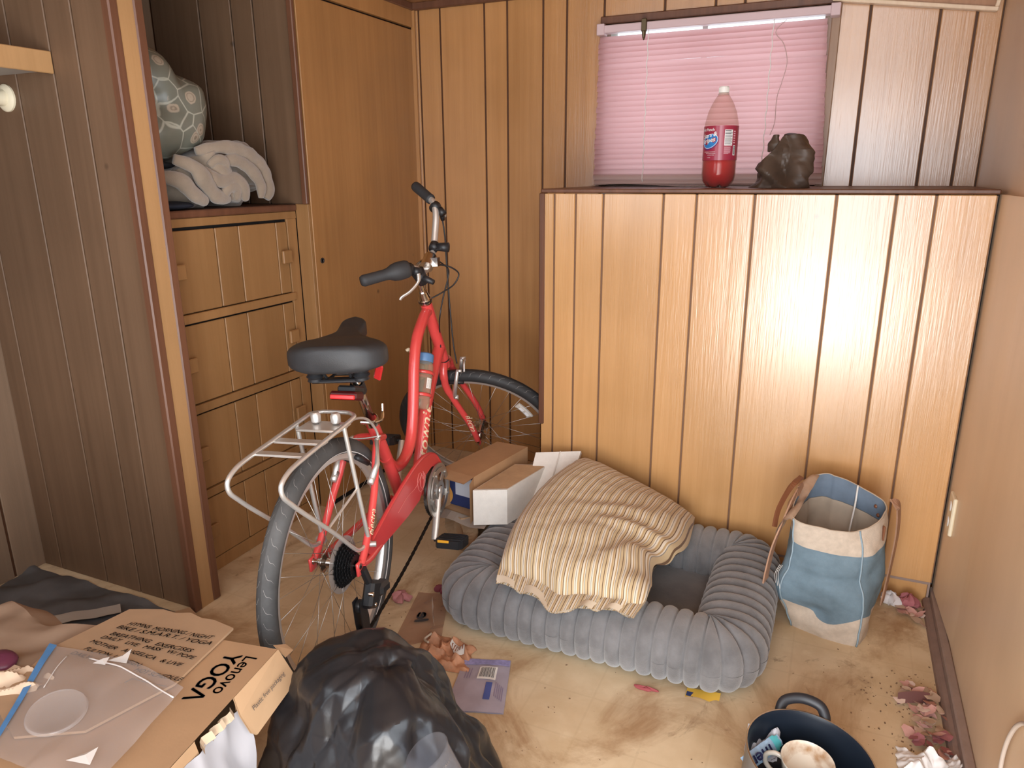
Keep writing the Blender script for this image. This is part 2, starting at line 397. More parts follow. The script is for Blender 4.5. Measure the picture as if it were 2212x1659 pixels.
# half wall with ledge
hw=struct('wall_half')
m=MB(); m.box(-.955,.382,YH+.0055,YH+.024,.066,1.258); m.build('wall_backing',W_GROOVE2,hw)
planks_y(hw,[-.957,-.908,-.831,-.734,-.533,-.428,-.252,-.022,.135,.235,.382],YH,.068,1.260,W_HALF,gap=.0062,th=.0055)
m=MB(); m.box(-.957,.386,YH-.004,YB-.001,1.262,1.2755,b=.003); m.build('ledge',W_TRIM,hw)
m=MB(); m.box(-.962,-.9415,YH-.006,YH+.03,.425,1.262,b=.003); m.build('edge_trim',W_TRIM,hw)
m=MB(); m.box(-.94,.372,YH+.004,YH+.022,0,.062,b=.002); m.build('kick_board',W_HALF,hw)
m=MB(); m.box(-.94,.372,YH+.001,YH+.01,.0605,.069); m.build('kick_trim',M_BASE,hw)
m=MB(); m.box(.372,.378,YH+.0,YH+.03,0,.07); m.build('kick_end',M_BASE,hw)
# dark slot between half wall and right wall
m=MB(); m.box(.3825,.402,YH+.03,YH+.06,.05,1.26); m.build('shadow_gap',M_BLACKGAP,hw)
m=MB(); m.prism([(.3885,YH+.03),(.3885,YH-.004),(XR+.002,YH-.36),(XR+.002,YH+.03)],lambda a,b,h:(a,b,.045+h),1.2165); m.build('scribe_strip',W_RIGHT,hw)
# baseboard along the right wall: board plus quarter round
bb=struct('baseboard_right')
m=MB(); m.box(.382,XR,.875,YH+.03,0,.042,b=.004); m.build('board',M_BASE,bb)
m=MB(); m.tube([(.380,.875,0),(.380,YH-.002,0)],.019,12); m.build('shoe_moulding',mat('shoe_moulding_brown',(.25,.165,.135),.6,var=.2,vs=18),bb)
# ceiling moulding
t1=struct('trim_1'); m=MB(); m.box(-1.80,XR,YB-.025,YB,2.006,ZC,b=.003); m.build('moulding',W_TRIM,t1)
t2=struct('trim_2'); m=MB(); m.box(-1.81,-1.785,2.20,YB,2.006,ZC,b=.003); m.build('moulding',W_TRIM,t2)
t3=struct('trim_3'); m=MB(); m.box(-1.80,-1.783,YB-.016,YB,0,2.006); m.build('corner_bead',W_PANEL,t3)

# ---------------------------------------------------------------- built-in drawers
XD=-1.86
dr=thing('built_in_dresser',(-2.16,1.87,0),'built-in honey wood chest of four wide drawers below the open shelf niche','dresser')
m=MB(); m.box(XL,XD-.014,1.53,2.2,.0,1.198); m.build('carcass',M_BLACKGAP,dr)
m=MB(); m.box(XL,XD+.008,1.526,2.205,1.199,1.222,b=.004); m.build('dresser_top',W_TRIM,dr)
m=MB(); m.box(XD-.012,XD,1.53,2.205,1.172,1.198,b=.001); m.build('rail',W_DRAW,dr)
zs=[(.905,1.162),(.608,.866),(.311,.569),(.052,.272)]
for i,(a,b) in enumerate(zs):
    d=MB().box(XD-.02,XD-.006,1.55,2.152,a+.002,b-.002).build('drawer',W_GROOVE,dr)
    for (p,q) in((1.555,1.806),(1.806,1.910),(1.910,2.092),(2.092,2.15)):
        MB().box(XD-.008,XD-.001,p+.002,q-.002,a,b,b=.002).build('plank',W_DRAW,d)
    for yy in(1.630,2.119):
        k=MB(); zc=(a+b)/2+(.005 if i<2 else 0)
        k.box(XD,XD+.014,yy-.012,yy+.012,zc-.014,zc+.014,b=.002); k.box(XD+.010,XD+.022,yy-.024,yy+.024,zc-.024,zc+.024,b=.003)
        k.build('knob',W_DRAW,d)
    if i<3:
        MB().box(XD-.012,XD+.006,1.53,2.165,a-.032,a-.003,b=.002).build('rail',W_DRAW,dr)
MB().box(XD-.012,XD-.002,2.155,2.205,.0,1.172,b=.001).build('stile',W_DRAW,dr)
MB().box(XD-.012,XD-.004,1.53,2.155,.0,.048,b=.001).build('toe_board',W_DRAW,dr)
# ---------------------------------------------------------------- tall closet
XK=-1.80
ck=thing('tall_closet',(-2.13,2.6,0),'tall built-in closet with plain flush honey wood door beside the drawers','closet')
MB().box(XL,XK-.017,2.218,YB,0,ZC).build('carcass',M_BLACKGAP,ck)
for p,q in((XL,-2.232),(-2.232,-2.08),(-2.08,-1.98),(-1.98,XK-.012)):
    MB().box(p+.003,q-.003,2.211,2.219,1.223,ZC,b=.002).build('plank',W_DARKP,ck)
MB().box(XK-.06,XK-.002,2.2065,2.219,0,1.223,b=.001).build('side_stile',W_DRAW,ck)
MB().box(XK-.02,XK+.003,2.196,2.213,1.223,ZC,b=.003).build('corner_trim',W_TRIM,ck)
MB().box(XK-.016,XK,2.223,2.992,.03,1.932,b=.002).build('door',W_DOOR,ck)
MB().box(XK-.016,XK+.006,2.216,2.992,1.940,2.008,b=.002).build('header',W_DOOR,ck)
m=MB(); m.lathe([(.0001,.0),(.010,.0),(.011,.002),(.010,.004),(.006,.004),(.006,.001),(.0001,.001)],(XK-.001,2.262,1.012),(1,0,0),16); m.build('latch_hole',M_BLACK,ck,True)
# ---------------------------------------------------------------- left closet shelf, rod and flange
sh=thing('closet_shelf',(-2.23,.6,1.593),'pale edged wooden shelf high up in the left closet','shelf')
MB().box(XL,-1.998,-.3,YP-.001,1.600,1.640,b=.001).build('board',mat('shelf_underside',(.36,.33,.30),.6),sh)
MB().box(-1.998,-1.988,-.3,YP-.001,1.592,1.648,b=.002).build('front_edge',W_TAN,sh)
rd=thing('closet_rod',(-2.205,.6,1.54),'white closet rod with round end cup under the shelf','rod')
m=MB(); m.tube([(-2.205,-.3,1.54),(-2.205,YP-.006,1.54)],.015,14); m.build('rod',M_WHITE,rd,True)
m=MB(); m.lathe([(.0,-.0005),(.037,-.0005),(.037,-.006),(.031,-.012),(.022,-.013),(.021,-.034),(.016,-.034)],(-2.205,YP,1.54),(0,1,0),28); m.build('end_cup',M_IVORY,rd,True,angle=40)

# ---------------------------------------------------------------- window blind
bl=thing('window_blind',(-.51,2.965,1.29),'dusty pink venetian blind, closed, across the small window','blind')
M_PINK=translucent('pink_slat',(.56,.36,.38),(.84,.50,.49),.58)
M_PINK2=mat('pink_headrail',(.62,.47,.48),.4)
M_DUST=translucent('dusty_slat',(.42,.29,.26),(.60,.36,.32),.26)
m=MB(); m.box(-.943,-.083,2.945,2.985,1.845,1.872,b=.002); m.build('headrail',M_PINK2,bl)
for x0,x1 in((-.945,-.915),(-.112,-.081)): MB().box(x0,x1,2.94,2.9872,1.838,1.878,b=.002).build('rail_bracket',M_PINK2,bl)
NS=28
for i in range(NS):
    z=1.823-i*.0196; tilt=R(58)+random.uniform(-.07,.07); sag=random.uniform(-.0015,.0015)
    if i==4: tilt-=.10
    xl=-.936+random.uniform(-.003,.003)-(i*.0004); xr=-.118+i*.0014*.9+random.uniform(-.002,.002)
    def sl(u,v,z=z,tilt=tilt,sag=sag,xl=xl,xr=xr,i=i):
        a=(v-.5)*.0285; bow=.0050*(1-(2*v-1)**2)
        zz=sag*math.sin(u*PI)+(.006*max(0,u-.55)*(1 if i in(5,) else 0))
        return (xl+(xr-xl)*u, 2.958-(a*math.cos(tilt)+bow*math.sin(tilt)), z+zz-a*math.sin(tilt)+bow*math.cos(tilt))
    m=MB(); m.grid(sl,10,5); m.build('slat',M_DUST if i>25 else M_PINK,bl,True)
m=MB(); m.box(-.94,-.105,2.95,2.964,1.279,1.287,b=.002); m.build('bottom_rail',M_DUST,bl)
for x in(-.742,-.295):
    m=MB(); pts=[(x+.002*math.sin(k*.9),2.945-.0035*(k%2),1.842-k*.0098) for k in range(57)]
    m.tube(pts,.0018,5); m.build('ladder_cord',M_WHITE,bl)
m=MB(); m.box(-.768,-.748,2.932,2.946,1.838,1.882,b=.002); m.lathe([(.009,0),(.006,-.02),(.002,-.03)],(-.758,2.939,1.838),(0,0,1),10); m.build('tilt_mechanism',mat('dark_brass',(.12,.09,.05),.35,.8),bl)
m=MB(); m.tube(sm([(-.252,2.947,1.838),(-.285,2.94,1.80),(-.255,2.94,1.76),(-.238,2.938,1.70),(-.248,2.938,1.64),(-.262,2.938,1.58),(-.262,2.938,1.50),(-.275,2.938,1.455)],6),.0013,5); m.build('pull_cord',mat('cord_dust',(.55,.38,.36),.6),bl)

# ---------------------------------------------------------------- crooked panel, outlet, wall cord
cp=thing('framed_panel',(.24,2.97,1.86),'pale edged wooden panel hanging crooked at the top right of the back wall','panel')
T=Matrix.Translation((.383,2.984,1.815))@Matrix.Rotation(R(8.5),4,'Y')
MB().box(-.50,-.012,-.004,.010,.012,.20,T).build('panel_face',wood('panel_face_wood',(.45,.24,.13),(.36,.18,.09)),cp)
m=MB(); m.box(-.50,0,-.016,.014,0,.013,T,b=.002); m.box(-.012,0,-.016,.014,.013,.20,T,b=.002); m.build('frame',wood('pale_frame',(.74,.58,.42),(.66,.5,.35)),cp)
OX=.3905
ol=thing('wall_outlet',(OX,2.325,.27),'cream outlet plate low on the right wall','outlet')
MB().box(OX-.007,OX+.004,2.292,2.360,.285,.405,b=.003).build('cover_plate',M_IVORY,ol)
for z in(.320,.370): m=MB(); m.lathe([(.0,-.009),(.015,-.009),(.016,-.006)],(OX,2.326,z),(1,0,0),16); m.build('socket',M_WHITE,ol,True)
m=MB(); m.tube(sm([(.399,1.20,.42),(.397,1.33,.385),(.396,1.395,.34),(.396,1.435,.27),(.396,1.44,.20),(.396,1.40,.12),(.396,1.30,.06)],8),.0042,8)
tag(m.build('hanging_wire',mat('cord_beige',(.50,.42,.36),.5),smooth=True),'thin beige cord looping down the right wall near the camera','wire')

# ---------------------------------------------------------------- the bicycle (local frame: x forward, y left, z up, origin under the rear hub)
RW=.335
BO=Vector((-1.1303864,1.3773672,.3347876)); BF=Vector((-.15998037,.9871202,0)); BL=Vector((-.98649434,-.15987893,-.03560404)); BU=Vector((-.03514546,-.00569595,.99936598))
bike=thing('bicycle',BO-BU*RW,'red step-through cruiser bicycle with silver rear rack leaning beside the drawers','bicycle')
BM=Matrix.Identity(4)
for i,v in enumerate((BF,BL,BU)):
    for j in range(3): BM[j][i]=v[j]
BM.translation=BO-BU*RW; bike.matrix_world=BM
def P(x,y,z): return Vector((x,y,z+RW))
def bpart(mb,name,m,smooth=True,parent=None,label=None,angle=None,kind=None):
    o=mb.build(name,m,parent or bike,smooth,local=True,angle=angle)
    if label:o['label']=label
    if kind:o['kind']=kind
    return o
HT=P(.7716,0,.5662); HB=P(.9012,0,.3395); K=(HT-HB).normalized()
LT=Vector((0,1,0)); pe=K.cross(LT); pe=pe if pe.x>0 else -pe
SR=Matrix.Rotation(-1.5287,3,K); SF=SR@pe; SL=SR@LT
FH=HB-K*.3968+SF*.063
def S(f,k,l): return HT+SF*f+K*k+SL*l
def bend(pts,n=8): return sm(pts,n)
# frame
f=MB()
f.tube([HT+K*.005,HB-K*.0],.0205,16)
f.tube(bend([P(.80,0,.535),P(.765,0,.535),P(.725,0,.512),P(.668,0,.466),P(.630,0,.395),P(.603,0,.295),P(.577,0,.207),P(.540,0,.140),P(.478,0,.104),P(.405,0,.112),P(.350,0,.165)]),.0185,16)
f.tube(bend([P(.872,0,.392),P(.806,0,.335),P(.728,0,.254),P(.680,0,.187),P(.636,0,.102),P(.600,0,.03),P(.5725,0,-.034)]),.0215,16)
f.tube([P(.279,0,.311),P(.36,0,.158),P(.44,0,-.01)],.019,16)
f.tube([P(.5725,-.036,-.034),P(.5725,.036,-.034)],.023,16)
f.tube([P(.44,0,-.012),P(.5725,0,-.034)],.019,12)
for s in(-1,1):
    f.tube(bend([P(.425,s*.026,-.005),P(.33,s*.043,-.006),P(.20,s*.055,-.012),P(.075,s*.066,-.014),P(.015,s*.069,-.004)]),.0105,12)   # chain stay
    f.tube(bend([P(.315,s*.018,.245),P(.245,s*.034,.262),P(.200,s*.046,.235),P(.165,s*.055,.18),P(.127,s*.062,.128),P(.058,s*.067,.042),P(.012,s*.069,-.002)]),.0105,12)  # seat stay
    f.box(-.014,.035,s*.069-.004,s*.069+.004,RW-.026,RW+.012,b=.002)
frame=bpart(f,'frame',M_RED,angle=50)
DT=bend([P(.617,0,.063),P(.636,0,.102),P(.680,0,.187),P(.728,0,.254),P(.806,0,.335),P(.872,0,.392)],10)
t=MB()
def down_map(x,y):                     # script along the down tube, on its right-hand side
    s_=x; i=0
    while i<len(DT)-2 and s_>(DT[i+1]-DT[i]).length: s_-=(DT[i+1]-DT[i]).length; i+=1
    d=(DT[i+1]-DT[i]).normalized(); n=Vector((0,-1,0)); u=n.cross(d)
    ang=y/.0225+.05
    return DT[i]+d*s_+(n*math.cos(ang)+u*math.sin(ang))*.0226
text(t,'townie',.050,lambda x,y:down_map(x*1.28,y),shear=.2,bold=.0006)
bpart(t,'frame_lettering',M_CREAM,False,frame)
t=MB()
def stay_map(x,y):
    a=P(.068,-.0675,.054); d=(P(.150,-.057,.162)-a).normalized(); n=Vector((0,-1,0)); u=n.cross(d); ang=y/.0112-.2
    return a+d*x+(n*math.cos(ang)+u*math.sin(ang))*.0132
text(t,'electra',.026,stay_map,shear=.2); bpart(t,'stay_lettering',M_CREAM,False,frame)
# chain guard
g=MB(); out=[(.050,.012),(.10,.038),(.223,.070),(.34,.098),(.446,.116),(.52,.112),(.575,.092),(.625,.055),(.651,.012),(.640,-.005),(.60,.04),(.545,.062),(.49,.055),(.455,.02),(.424,-.004),(.331,-.014),(.20,-.016),(.085,-.018)]
g.prism(out,lambda a,b,h:P(a,-.060-h,b),.010); 
g.tube(bend([P(.045,-.066,.014),P(.223,-.066,.071),P(.446,-.066,.117),P(.575,-.066,.093),P(.651,-.066,.012)],6),.006,8)
cg=bpart(g,'chain_guard',mat('red_guard',(.62,.05,.055),.3,coat=.4),False)
sc=MB(); sc.lathe([(.0,0),(.004,.0),(.0045,-.003),(.0,-.005)],P(.09,-.071,.012),(0,1,0),10); bpart(sc,'screw',M_CHROME,True,cg)
sw=MB()
for (cx,cz,r_) in((.44,.055,.016),(.455,.05,.010)):
    pts=[P(cx+math.cos(a*.3)*(r_+a*.0007),-.0708,cz+math.sin(a*.3)*(r_*1.5+a*.0007)) for a in range(24)]; sw.tube(pts,.0007,4)
sw.tube(bend([P(.26,-.0708,.03),P(.33,-.0708,.048),P(.40,-.0708,.05),P(.46,-.0708,.075)]),.0007,4)
bpart(sw,'scroll_decal',mat('decal_pink',(.75,.28,.25),.4),True,cg)
# wheels
M_FTYRE=mat('front_tyre_rubber',(.028,.029,.031),.6,var=.3,vs=9)
def wheel(c,ax,up0,name,label,nsp=32,ts=.024,rear=False):
    ax=Vector(ax).normalized(); a=ax.cross(Vector((0,0,1))).normalized(); b=a.cross(ax)
    def w3(r,th,h): return c+(a*math.cos(th)+b*math.sin(th))*r+ax*h
    m=MB(); N,K2=96,16; RC=RW-ts
    m.grid(lambda u,v:w3(RC+ts*math.cos(2*PI*v),2*PI*u,ts*math.sin(2*PI*v)*.98),N,K2,wu=True)
    tire=bpart(m,name,M_TYRE if rear else M_FTYRE,True,label=label)
    # tread: shallow wavy grooves as thin ribbons on the rubber
    tr=MB(); NW=56
    for k in range(NW):
        for sd in(-1,1):
            n0=len(tr.v); J=7
            for j in range(J+1):
                q=j/J; ph=sd*(.22+.86*q); th=2*PI*(k+.5*(sd>0)+ .62*math.sin(q*PI*.5)+.10*math.sin(q*PI*2))/NW
                rr=ts+.0006
                for e in(-1,1):
                    tr.v.append(w3(RC+rr*math.cos(ph),th+e*.0021*(1.25-q),rr*math.sin(ph)*.98))
            for j in range(J): i=n0+2*j; tr.f.append((i,i+1,i+3,i+2))
    bpart(tr,'tread',mat('tread_dust',(.27,.255,.24),.9),False,tire,kind='stuff')
    m=MB(); R0=RW-2*ts+.004
    pr=[(R0+.004,-.013),(R0+.006,-.0145),(R0,-.0145),(R0-.012,-.0115),(R0-.017,-.004),(R0-.017,.004),(R0-.012,.0115),(R0,.0145),(R0+.006,.0145),(R0+.004,.013)]
    m.grid(lambda u,v:w3(pr[int(round(v*9))][0],2*PI*u,pr[int(round(v*9))][1]),N,9,wu=True)
    bpart(m,'rim',M_ALU,True,tire,angle=40)
    m=MB(); hw_=.030
    m.lathe([(.005,-.064),(.005,-.05),(.012,-.048),(.012,-hw_-.004),(.027,-hw_-.002),(.027,-hw_+.002),(.014,-hw_+.008),(.013,0),(.014,hw_-.008),(.027,hw_-.002),(.027,hw_+.002),(.012,hw_+.004),(.012,.048),(.005,.05),(.005,.064)],c,ax,20,True,True)
    for s in(-1,1): m.lathe([(.009,s*.064),(.009,s*.074)],c,ax,8,True,True)
    bpart(m,'hub',M_CHROME,True,tire,angle=35)
    me0=None
    for k in range(nsp):
        th=2*PI*k/nsp; sd=1 if k%2 else -1; th2=th+(1 if (k//2)%2 else -1)*1.15
        q=MB(); q.tube([w3(.025,th2,sd*hw_),w3(R0-.016,th,0)],.00075,5); bpart(q,'spoke',M_SPOKE,True,tire)
    return tire,w3
ry,rw3=wheel(P(0,0,0),(0,1,0),None,'rear_wheel','dusty rear wheel',rear=True)
fy,fw3=wheel(FH,SL,None,'front_wheel','front wheel turned to the right')
# whitewall-like reflective line on tyre sidewalls
for (t_,w3_) in((ry,rw3),):
    m=MB(); m.grid(lambda u,v:w3_(RW-.039+.002*v,2*PI*u,-.0195-.0012*v),96,1,wu=True); bpart(m,'sidewall_stripe',mat('sidewall_white',(.75,.74,.72),.5),True,t_)
# spoke reflector on the front wheel (upper right part as seen)
m=MB(); hub_r=(.245,.262)
import itertools
def upang(w3_,c,target):
    best=min(range(360),key=lambda d:(w3_(.25,R(d),0)-target).length); return R(best)
tgt=BM.inverted()@Vector((-1.085,2.503,.46))
ra=upang(fw3,FH,tgt)
m.grid(lambda u,v:fw3(.222+.026*v,ra-.17+.34*u,-.007+(-.004 if .05<u<.95 and .1<v<.9 else 0)),10,4); m.grid(lambda u,v:fw3(.222+.026*v,ra-.17+.34*u,-.002),10,1)
rf=bpart(m,'spoke_reflector',mat('reflector_clear',(.55,.50,.45),.25,coat=1),False,fy)
m=MB()
for u0,u1 in((-.11,-.02),(.02,.11)): m.grid(lambda u,v:fw3(.229+.012*v,ra+u0+(u1-u0)*u,-.0116),5,1)
bpart(m,'reflector_facets',mat('reflector_white',(.80,.79,.80),.15,coat=1),False,fy)
# fork (turned with the wheel)
fk=MB(); fk.tube([HB-K*.002,HB-K*.035],.019,14)
for s in(-1,1):
    fk.tube(bend([HB-K*.012+SL*s*.008,HB-K*.028+SL*s*.030,HB-K*.058+SL*s*.046,HB-K*.12+SF*.004+SL*s*.052,FH+K*.10-SF*.012+SL*s*.056,FH+K*.0+SL*s*.056],8),[.0165]*9+[.0155]*8+[.014]*8+[.012]*15+[.010],14)
    fk.tube([FH+SL*s*.050-K*.012,FH+SL*s*.060-K*.012],.011,10)
fork=bpart(fk,'fork',M_RED,angle=50)
t=MB()
def fork_map(x,y):
    a=FH+K*.165-SF*.007-SL*.056; d=(FH+K*.02-SL*.056-a).normalized(); nn=(-SL-SF*.45-K*.1).normalized(); nn=(nn-d*nn.dot(d)).normalized(); u=nn.cross(d); ang=y/.0135-.15
    return a+d*x+(nn*math.cos(ang)+u*math.sin(ang))*.0150
text(t,'electra',.034,fork_map,shear=.2); bpart(t,'fork_lettering',M_CREAM,False,fork)
# headset, stem, handlebar
h=MB(); h.lathe([(.022,0),(.024,.004),(.024,.010)],HT+K*.004,K,20); h.lathe([(.0235,.014),(.0235,.018),(.021,.020),(.0165,.045),(.0165,.048)],HT+K*.004,K,20,False,True); bpart(h,'headset',M_CHROME,angle=35)
h=MB(); h.lathe([(.0245,.010),(.0245,.014)],HT+K*.004,K,20); h.lathe([(.0215,-.004),(.0215,.002)],HB-K*.0,K,20); bpart(h,'headset_seal',M_BLACK)
h=MB(); h.tube(bend([S(0,.03,0),S(0,.10,0),S(.006,.145,0),S(.028,.166,0),S(.052,.170,0)],6),.0118,14); h.tube([S(.052,.170,-.028),S(.052,.170,.028)],.0215,14); h.box(-.012,.012,-.012,.012,-.014,.014,Matrix.Translation(S(.075,.17,0))); bpart(h,'stem',M_CHROME,angle=40)
barpts={}
for s in(-1,1): barpts[s]=[S(.052,.170,0),S(.055,.172,s*.035),S(.058,.185,s*.065),S(.060,.215,s*.105),S(.062,.250,s*.145),S(.055,.273,s*.175),S(.036,.283,s*.200),S(-.022,.300,s*.252)]
h=MB(); h.tube(list(reversed(bend(barpts[-1],8)))+bend(barpts[1],8)[1:],.0112,14); bpart(h,'handlebar',M_ALU)
for s,n in((1,'left'),(-1,'right')):
    g=MB(); a=S(.040,.2818,s*.196); b_=S(-.028,.302,s*.258); d=(b_-a); L_=d.length
    if s==1: pr=[(.0,.0),(.0165,.0),(.0175,.006),(.0165,.012),(.0168,.04),(.0172,L_-.008),(.015,L_),(.0,L_+.002)]
    else: pr=[(.0,-.028),(.024,-.028),(.027,-.020),(.028,.005),(.025,.022),(.0185,.036),(.0165,.05),(.0172,L_+.012),(.0175,L_+.020),(.014,L_+.028),(.0,L_+.030)]
    g.lathe(pr,a,d.normalized(),20); bpart(g,'grip',M_RUBBER,label=('%s rubber grip'%n) if s==1 else 'right rubber grip with twist shifter')
    # brake lever: clamp + blade
    g=MB(); c0=S(.058,.268,s*.170); g.tube([c0-SL*s*.010-SF*.002,c0+SL*s*.012],.0175,12)
    g.tube([c0+SF*.012-K*.008,c0+SF*.028-K*.020-SL*s*.014],.012,10)
    if s==1: g.tube([c0+SF*.018-K*.012,c0+SF*.016-K*.048-SL*s*.004],[.011,.007],10)
    lv=bpart(g,'brake_lever',M_BLACK)
    g=MB(); g.tube(bend([c0+SF*.026-K*.016,c0+SF*.022-K*.040+SL*s*.010,c0+SF*.002-K*.052+SL*s*.040,c0-SF*.020-K*.056+SL*s*.062,c0-SF*.026-K*.062+SL*s*.068],6),[.008]*6+[.006]*18+[.0055],8,flat=(1,.6,tuple(K))); bpart(g,'blade',M_ALU,True,lv)
# shifter pod under the right bar, bell-like clamp at the centre
g=MB(); c0=S(.066,.235,-.135); g.tube([c0,c0-K*.045+SF*.01],[.022,.018],12); g.tube([c0-K*.02,c0-K*.03+SF*.05-SL*.02],[.014,.008],10); bpart(g,'shifter',M_BLACK)
g=MB(); c0=S(.062,.19,.055); g.tube([c0-SL*.012,c0+SL*.014],.016,12); g.tube([c0+SF*.01,c0+SF*.05-K*.004],[.013,.016],12); bpart(g,'bell',M_BLACK)
# cables
Wp=lambda *q:[BM.inverted()@Vector(p) for p in q]
g=MB(); g.tube(bend(Wp((-1.246,2.219,1.178),(-1.240,2.222,1.12),(-1.235,2.218,1.044),(-1.228,2.216,.917),(-1.222,2.226,.749),(-1.215,2.236,.670)),8),.0027,6); bpart(g,'cable',M_BLACK)
g=MB(); g.tube(bend(Wp((-1.216,2.07,1.045),(-1.195,2.12,1.036),(-1.174,2.142,1.026),(-1.161,2.168,1.002),(-1.175,2.155,.967),(-1.198,2.116,.945),(-1.222,2.088,.929)),8),.0027,6); bpart(g,'cable',M_BLACK)
g=MB(); g.tube(bend(Wp((-1.212,2.12,1.05),(-1.198,2.160,1.02),(-1.202,2.167,.988),(-1.213,2.150,.926),(-1.222,2.135,.853))+[P(.835,-.018,.45),P(.850,-.012,.39)],8),.0025,6); bpart(g,'cable',M_BLACK)
# front v-brake: two arms, noodle, pads
g=MB()
for s in(-1,1):
    piv=HB-K*.150+SF*.020+SL*s*.052; top=HB-K*.030+SF*.055+SL*s*.034
    g.tube([piv,piv+(top-piv)*.5+SL*s*.006,top],[.0095,.0075,.006],10); g.tube([piv-SF*.012,piv+SF*.016],.0085,10)
    g.tube([top-SF*.004,top+SF*.016],.006,8)
g.tube(bend([HB-K*.030+SF*.064+SL*.034,HB-K*.018+SF*.078+SL*.01,HB+K*.0+SF*.084-SL*.02,HB-K*.025+SF*.084-SL*.045],6),.0036,8)
br=bpart(g,'front_brake',M_ALU)
g=MB()
for s in(-1,1): pb=HB-K*.098+SF*.026+SL*s*.024; g.tube([pb-SF*.035,pb+SF*.035],.0085,8)
bpart(g,'brake_pad',M_BLACK,True,br)
# rear v-brake
g=MB()
for s in(-1,1):
    piv=P(.142,s*.056,.185); top=P(.226,s*.040,.268)
    g.tube([piv,P(.176,s*.060,.215),top],[.0095,.0075,.006],10); g.tube([piv-Vector((.012,0,.008)),piv+Vector((.012,0,.008))],.0095,10); g.tube([top-Vector((.004,0,0)),top+Vector((.014,0,0))],.006,8)
g.tube(bend([P(.226,.04,.268),P(.228,0,.27),P(.235,-.05,.278)],4),.002,6)
g.tube(bend([P(.02,-.06,.375),P(.10,-.045,.372),P(.18,-.04,.345),P(.226,-.040,.30),P(.235,-.042,.272)],6),.0038,8)
br=bpart(g,'rear_brake',M_ALU)
g=MB()
for s in(-1,1): pb=P(.165,s*.022,.23); g.tube([pb-Vector((.03,0,-.02)),pb+Vector((.03,0,-.02))],.0085,8)
bpart(g,'brake_pad',M_BLACK,True,br)
# seat post, clamp, tail light, saddle
g=MB(); g.tube([P(.185,0,.505),P(.287,0,.295)],.0135,14); bpart(g,'seat_post',M_CHROME)
g=MB(); d=(P(.185,0,.505)-P(.279,0,.311)).normalized(); c0=P(.281,0,.307); g.lathe([(.0215,-.014),(.023,-.012),(.023,.008),(.020,.010)],c0,d,18); g.tube([c0-Vector((.022,.016,0)),c0-Vector((.022,-.02,0))],.006,8); g.tube(bend([c0-Vector((.018,.022,.0)),c0+Vector((.0,-.034,.004)),c0+Vector((.02,-.030,.02)),c0+Vector((.024,-.030,.045))],5),[.005]*10+[.004]*6,8); bpart(g,'seat_clamp',M_CHROME,angle=40)
c0=P(.226,0,.420); g=MB(); g.lathe([(.020,-.016),(.021,-.012),(.021,.014),(.019,.018)],c0,d,16); g.box(-.075,-.012,-.026,.026,-.016,.004,Matrix.Translation(c0)@Matrix.Rotation(R(18),4,'Y'),b=.005)
tl=bpart(g,'tail_light',M_BLACK,False)
g=MB(); g.box(-.092,-.040,-.040,.040,-.036,-.012,Matrix.Translation(c0)@Matrix.Rotation(R(18),4,'Y'),b=.006); bpart(g,'lens',mat('dark_red_lens',(.07,.006,.006),.4),False,tl)
g=MB(); g.box(-.094,-.088,-.036,.036,-.034,-.022,Matrix.Translation(c0)@Matrix.Rotation(R(18),4,'Y'),b=.002); bpart(g,'reflector_strip',mat('bright_red_strip',(.75,.02,.02),.2,coat=.6),False,tl)
SM=Matrix.Translation(P(.17,.0,.52))@Matrix.Rotation(R(13),4,'Z')@Matrix.Rotation(R(-3),4,'Y')
def saddle(u,v):
    x=-.135+.285*v                                     # rear -> nose
    w=.130*math.sin(min(1,(v+.05)/.28)*PI/2)**.5 if v<.26 else .036+(.130-.036)*(.5+.5*math.cos(min(1,(v-.26)/.42)*PI))**1.1
    if v>.9: w*=math.sqrt(max(.02,1-((v-.9)/.1)**2))
    e=1.0
    if v<.03: e=.75+.25*v/.03
    th=2*PI*u; cx,cz=math.cos(th),math.sin(th)
    sg=lambda q,p:math.copysign(abs(q)**p,q)
    h=(.036 if v<.35 else .036-.012*min(1,(v-.35)/.4))*e
    z=.030-.006*v+.050*max(0,v-.42)
    top=sg(cz,.36)*h
    if cz>0: top-=.012*(abs(cx)**2)*(1-v)
    return SM@Vector((x,sg(cx,.45)*w*e,z+top))
g=MB(); g.grid(saddle,36,30,wu=True)
n=len(g.v); g.f.append(tuple(range(35,-1,-1))); g.f.append(tuple(n-36+i for i in range(36)))
sd=bpart(g,'saddle',mat('saddle_vinyl',(.028,.028,.030),.48,bump=.12,bs=500),True,angle=60)
g=MB(); 
for s in(-1,1):
    g.tube(bend([SM@Vector((-.10,s*.035,-.006)),SM@Vector((-.07,s*.03,-.035)),SM@Vector((.02,s*.022,-.032)),SM@Vector((.10,s*.012,-.002))],6),.0042,8)
    c1=SM@Vector((-.085,s*.060,-.004)); g.lathe([(.020,0),(.023,-.006),(.018,-.012),(.023,-.018),(.018,-.024),(.021,-.030),(.010,-.034)],c1,SM.to_3x3()@Vector((0,0,1)),14,False,True)
g.box(-.025,.035,-.034,.034,-.044,-.018,SM,b=.005); g.box(-.10,-.07,-.07,.07,-.040,-.030,SM,b=.004)
bpart(g,'saddle_rails',M_BLACK,True,sd,angle=40)
g=MB(); g.box(-.008,.0,-.011,.011,-.032,.022,Matrix.Translation(SM@Vector((-.03,-.095,-.028)))@Matrix.Rotation(R(25),4,'X')@Matrix.Rotation(R(-20),4,'Y'),b=.004); bpart(g,'red_tab',mat('red_tab_plastic',(.45,.02,.02),.3),False,sd)
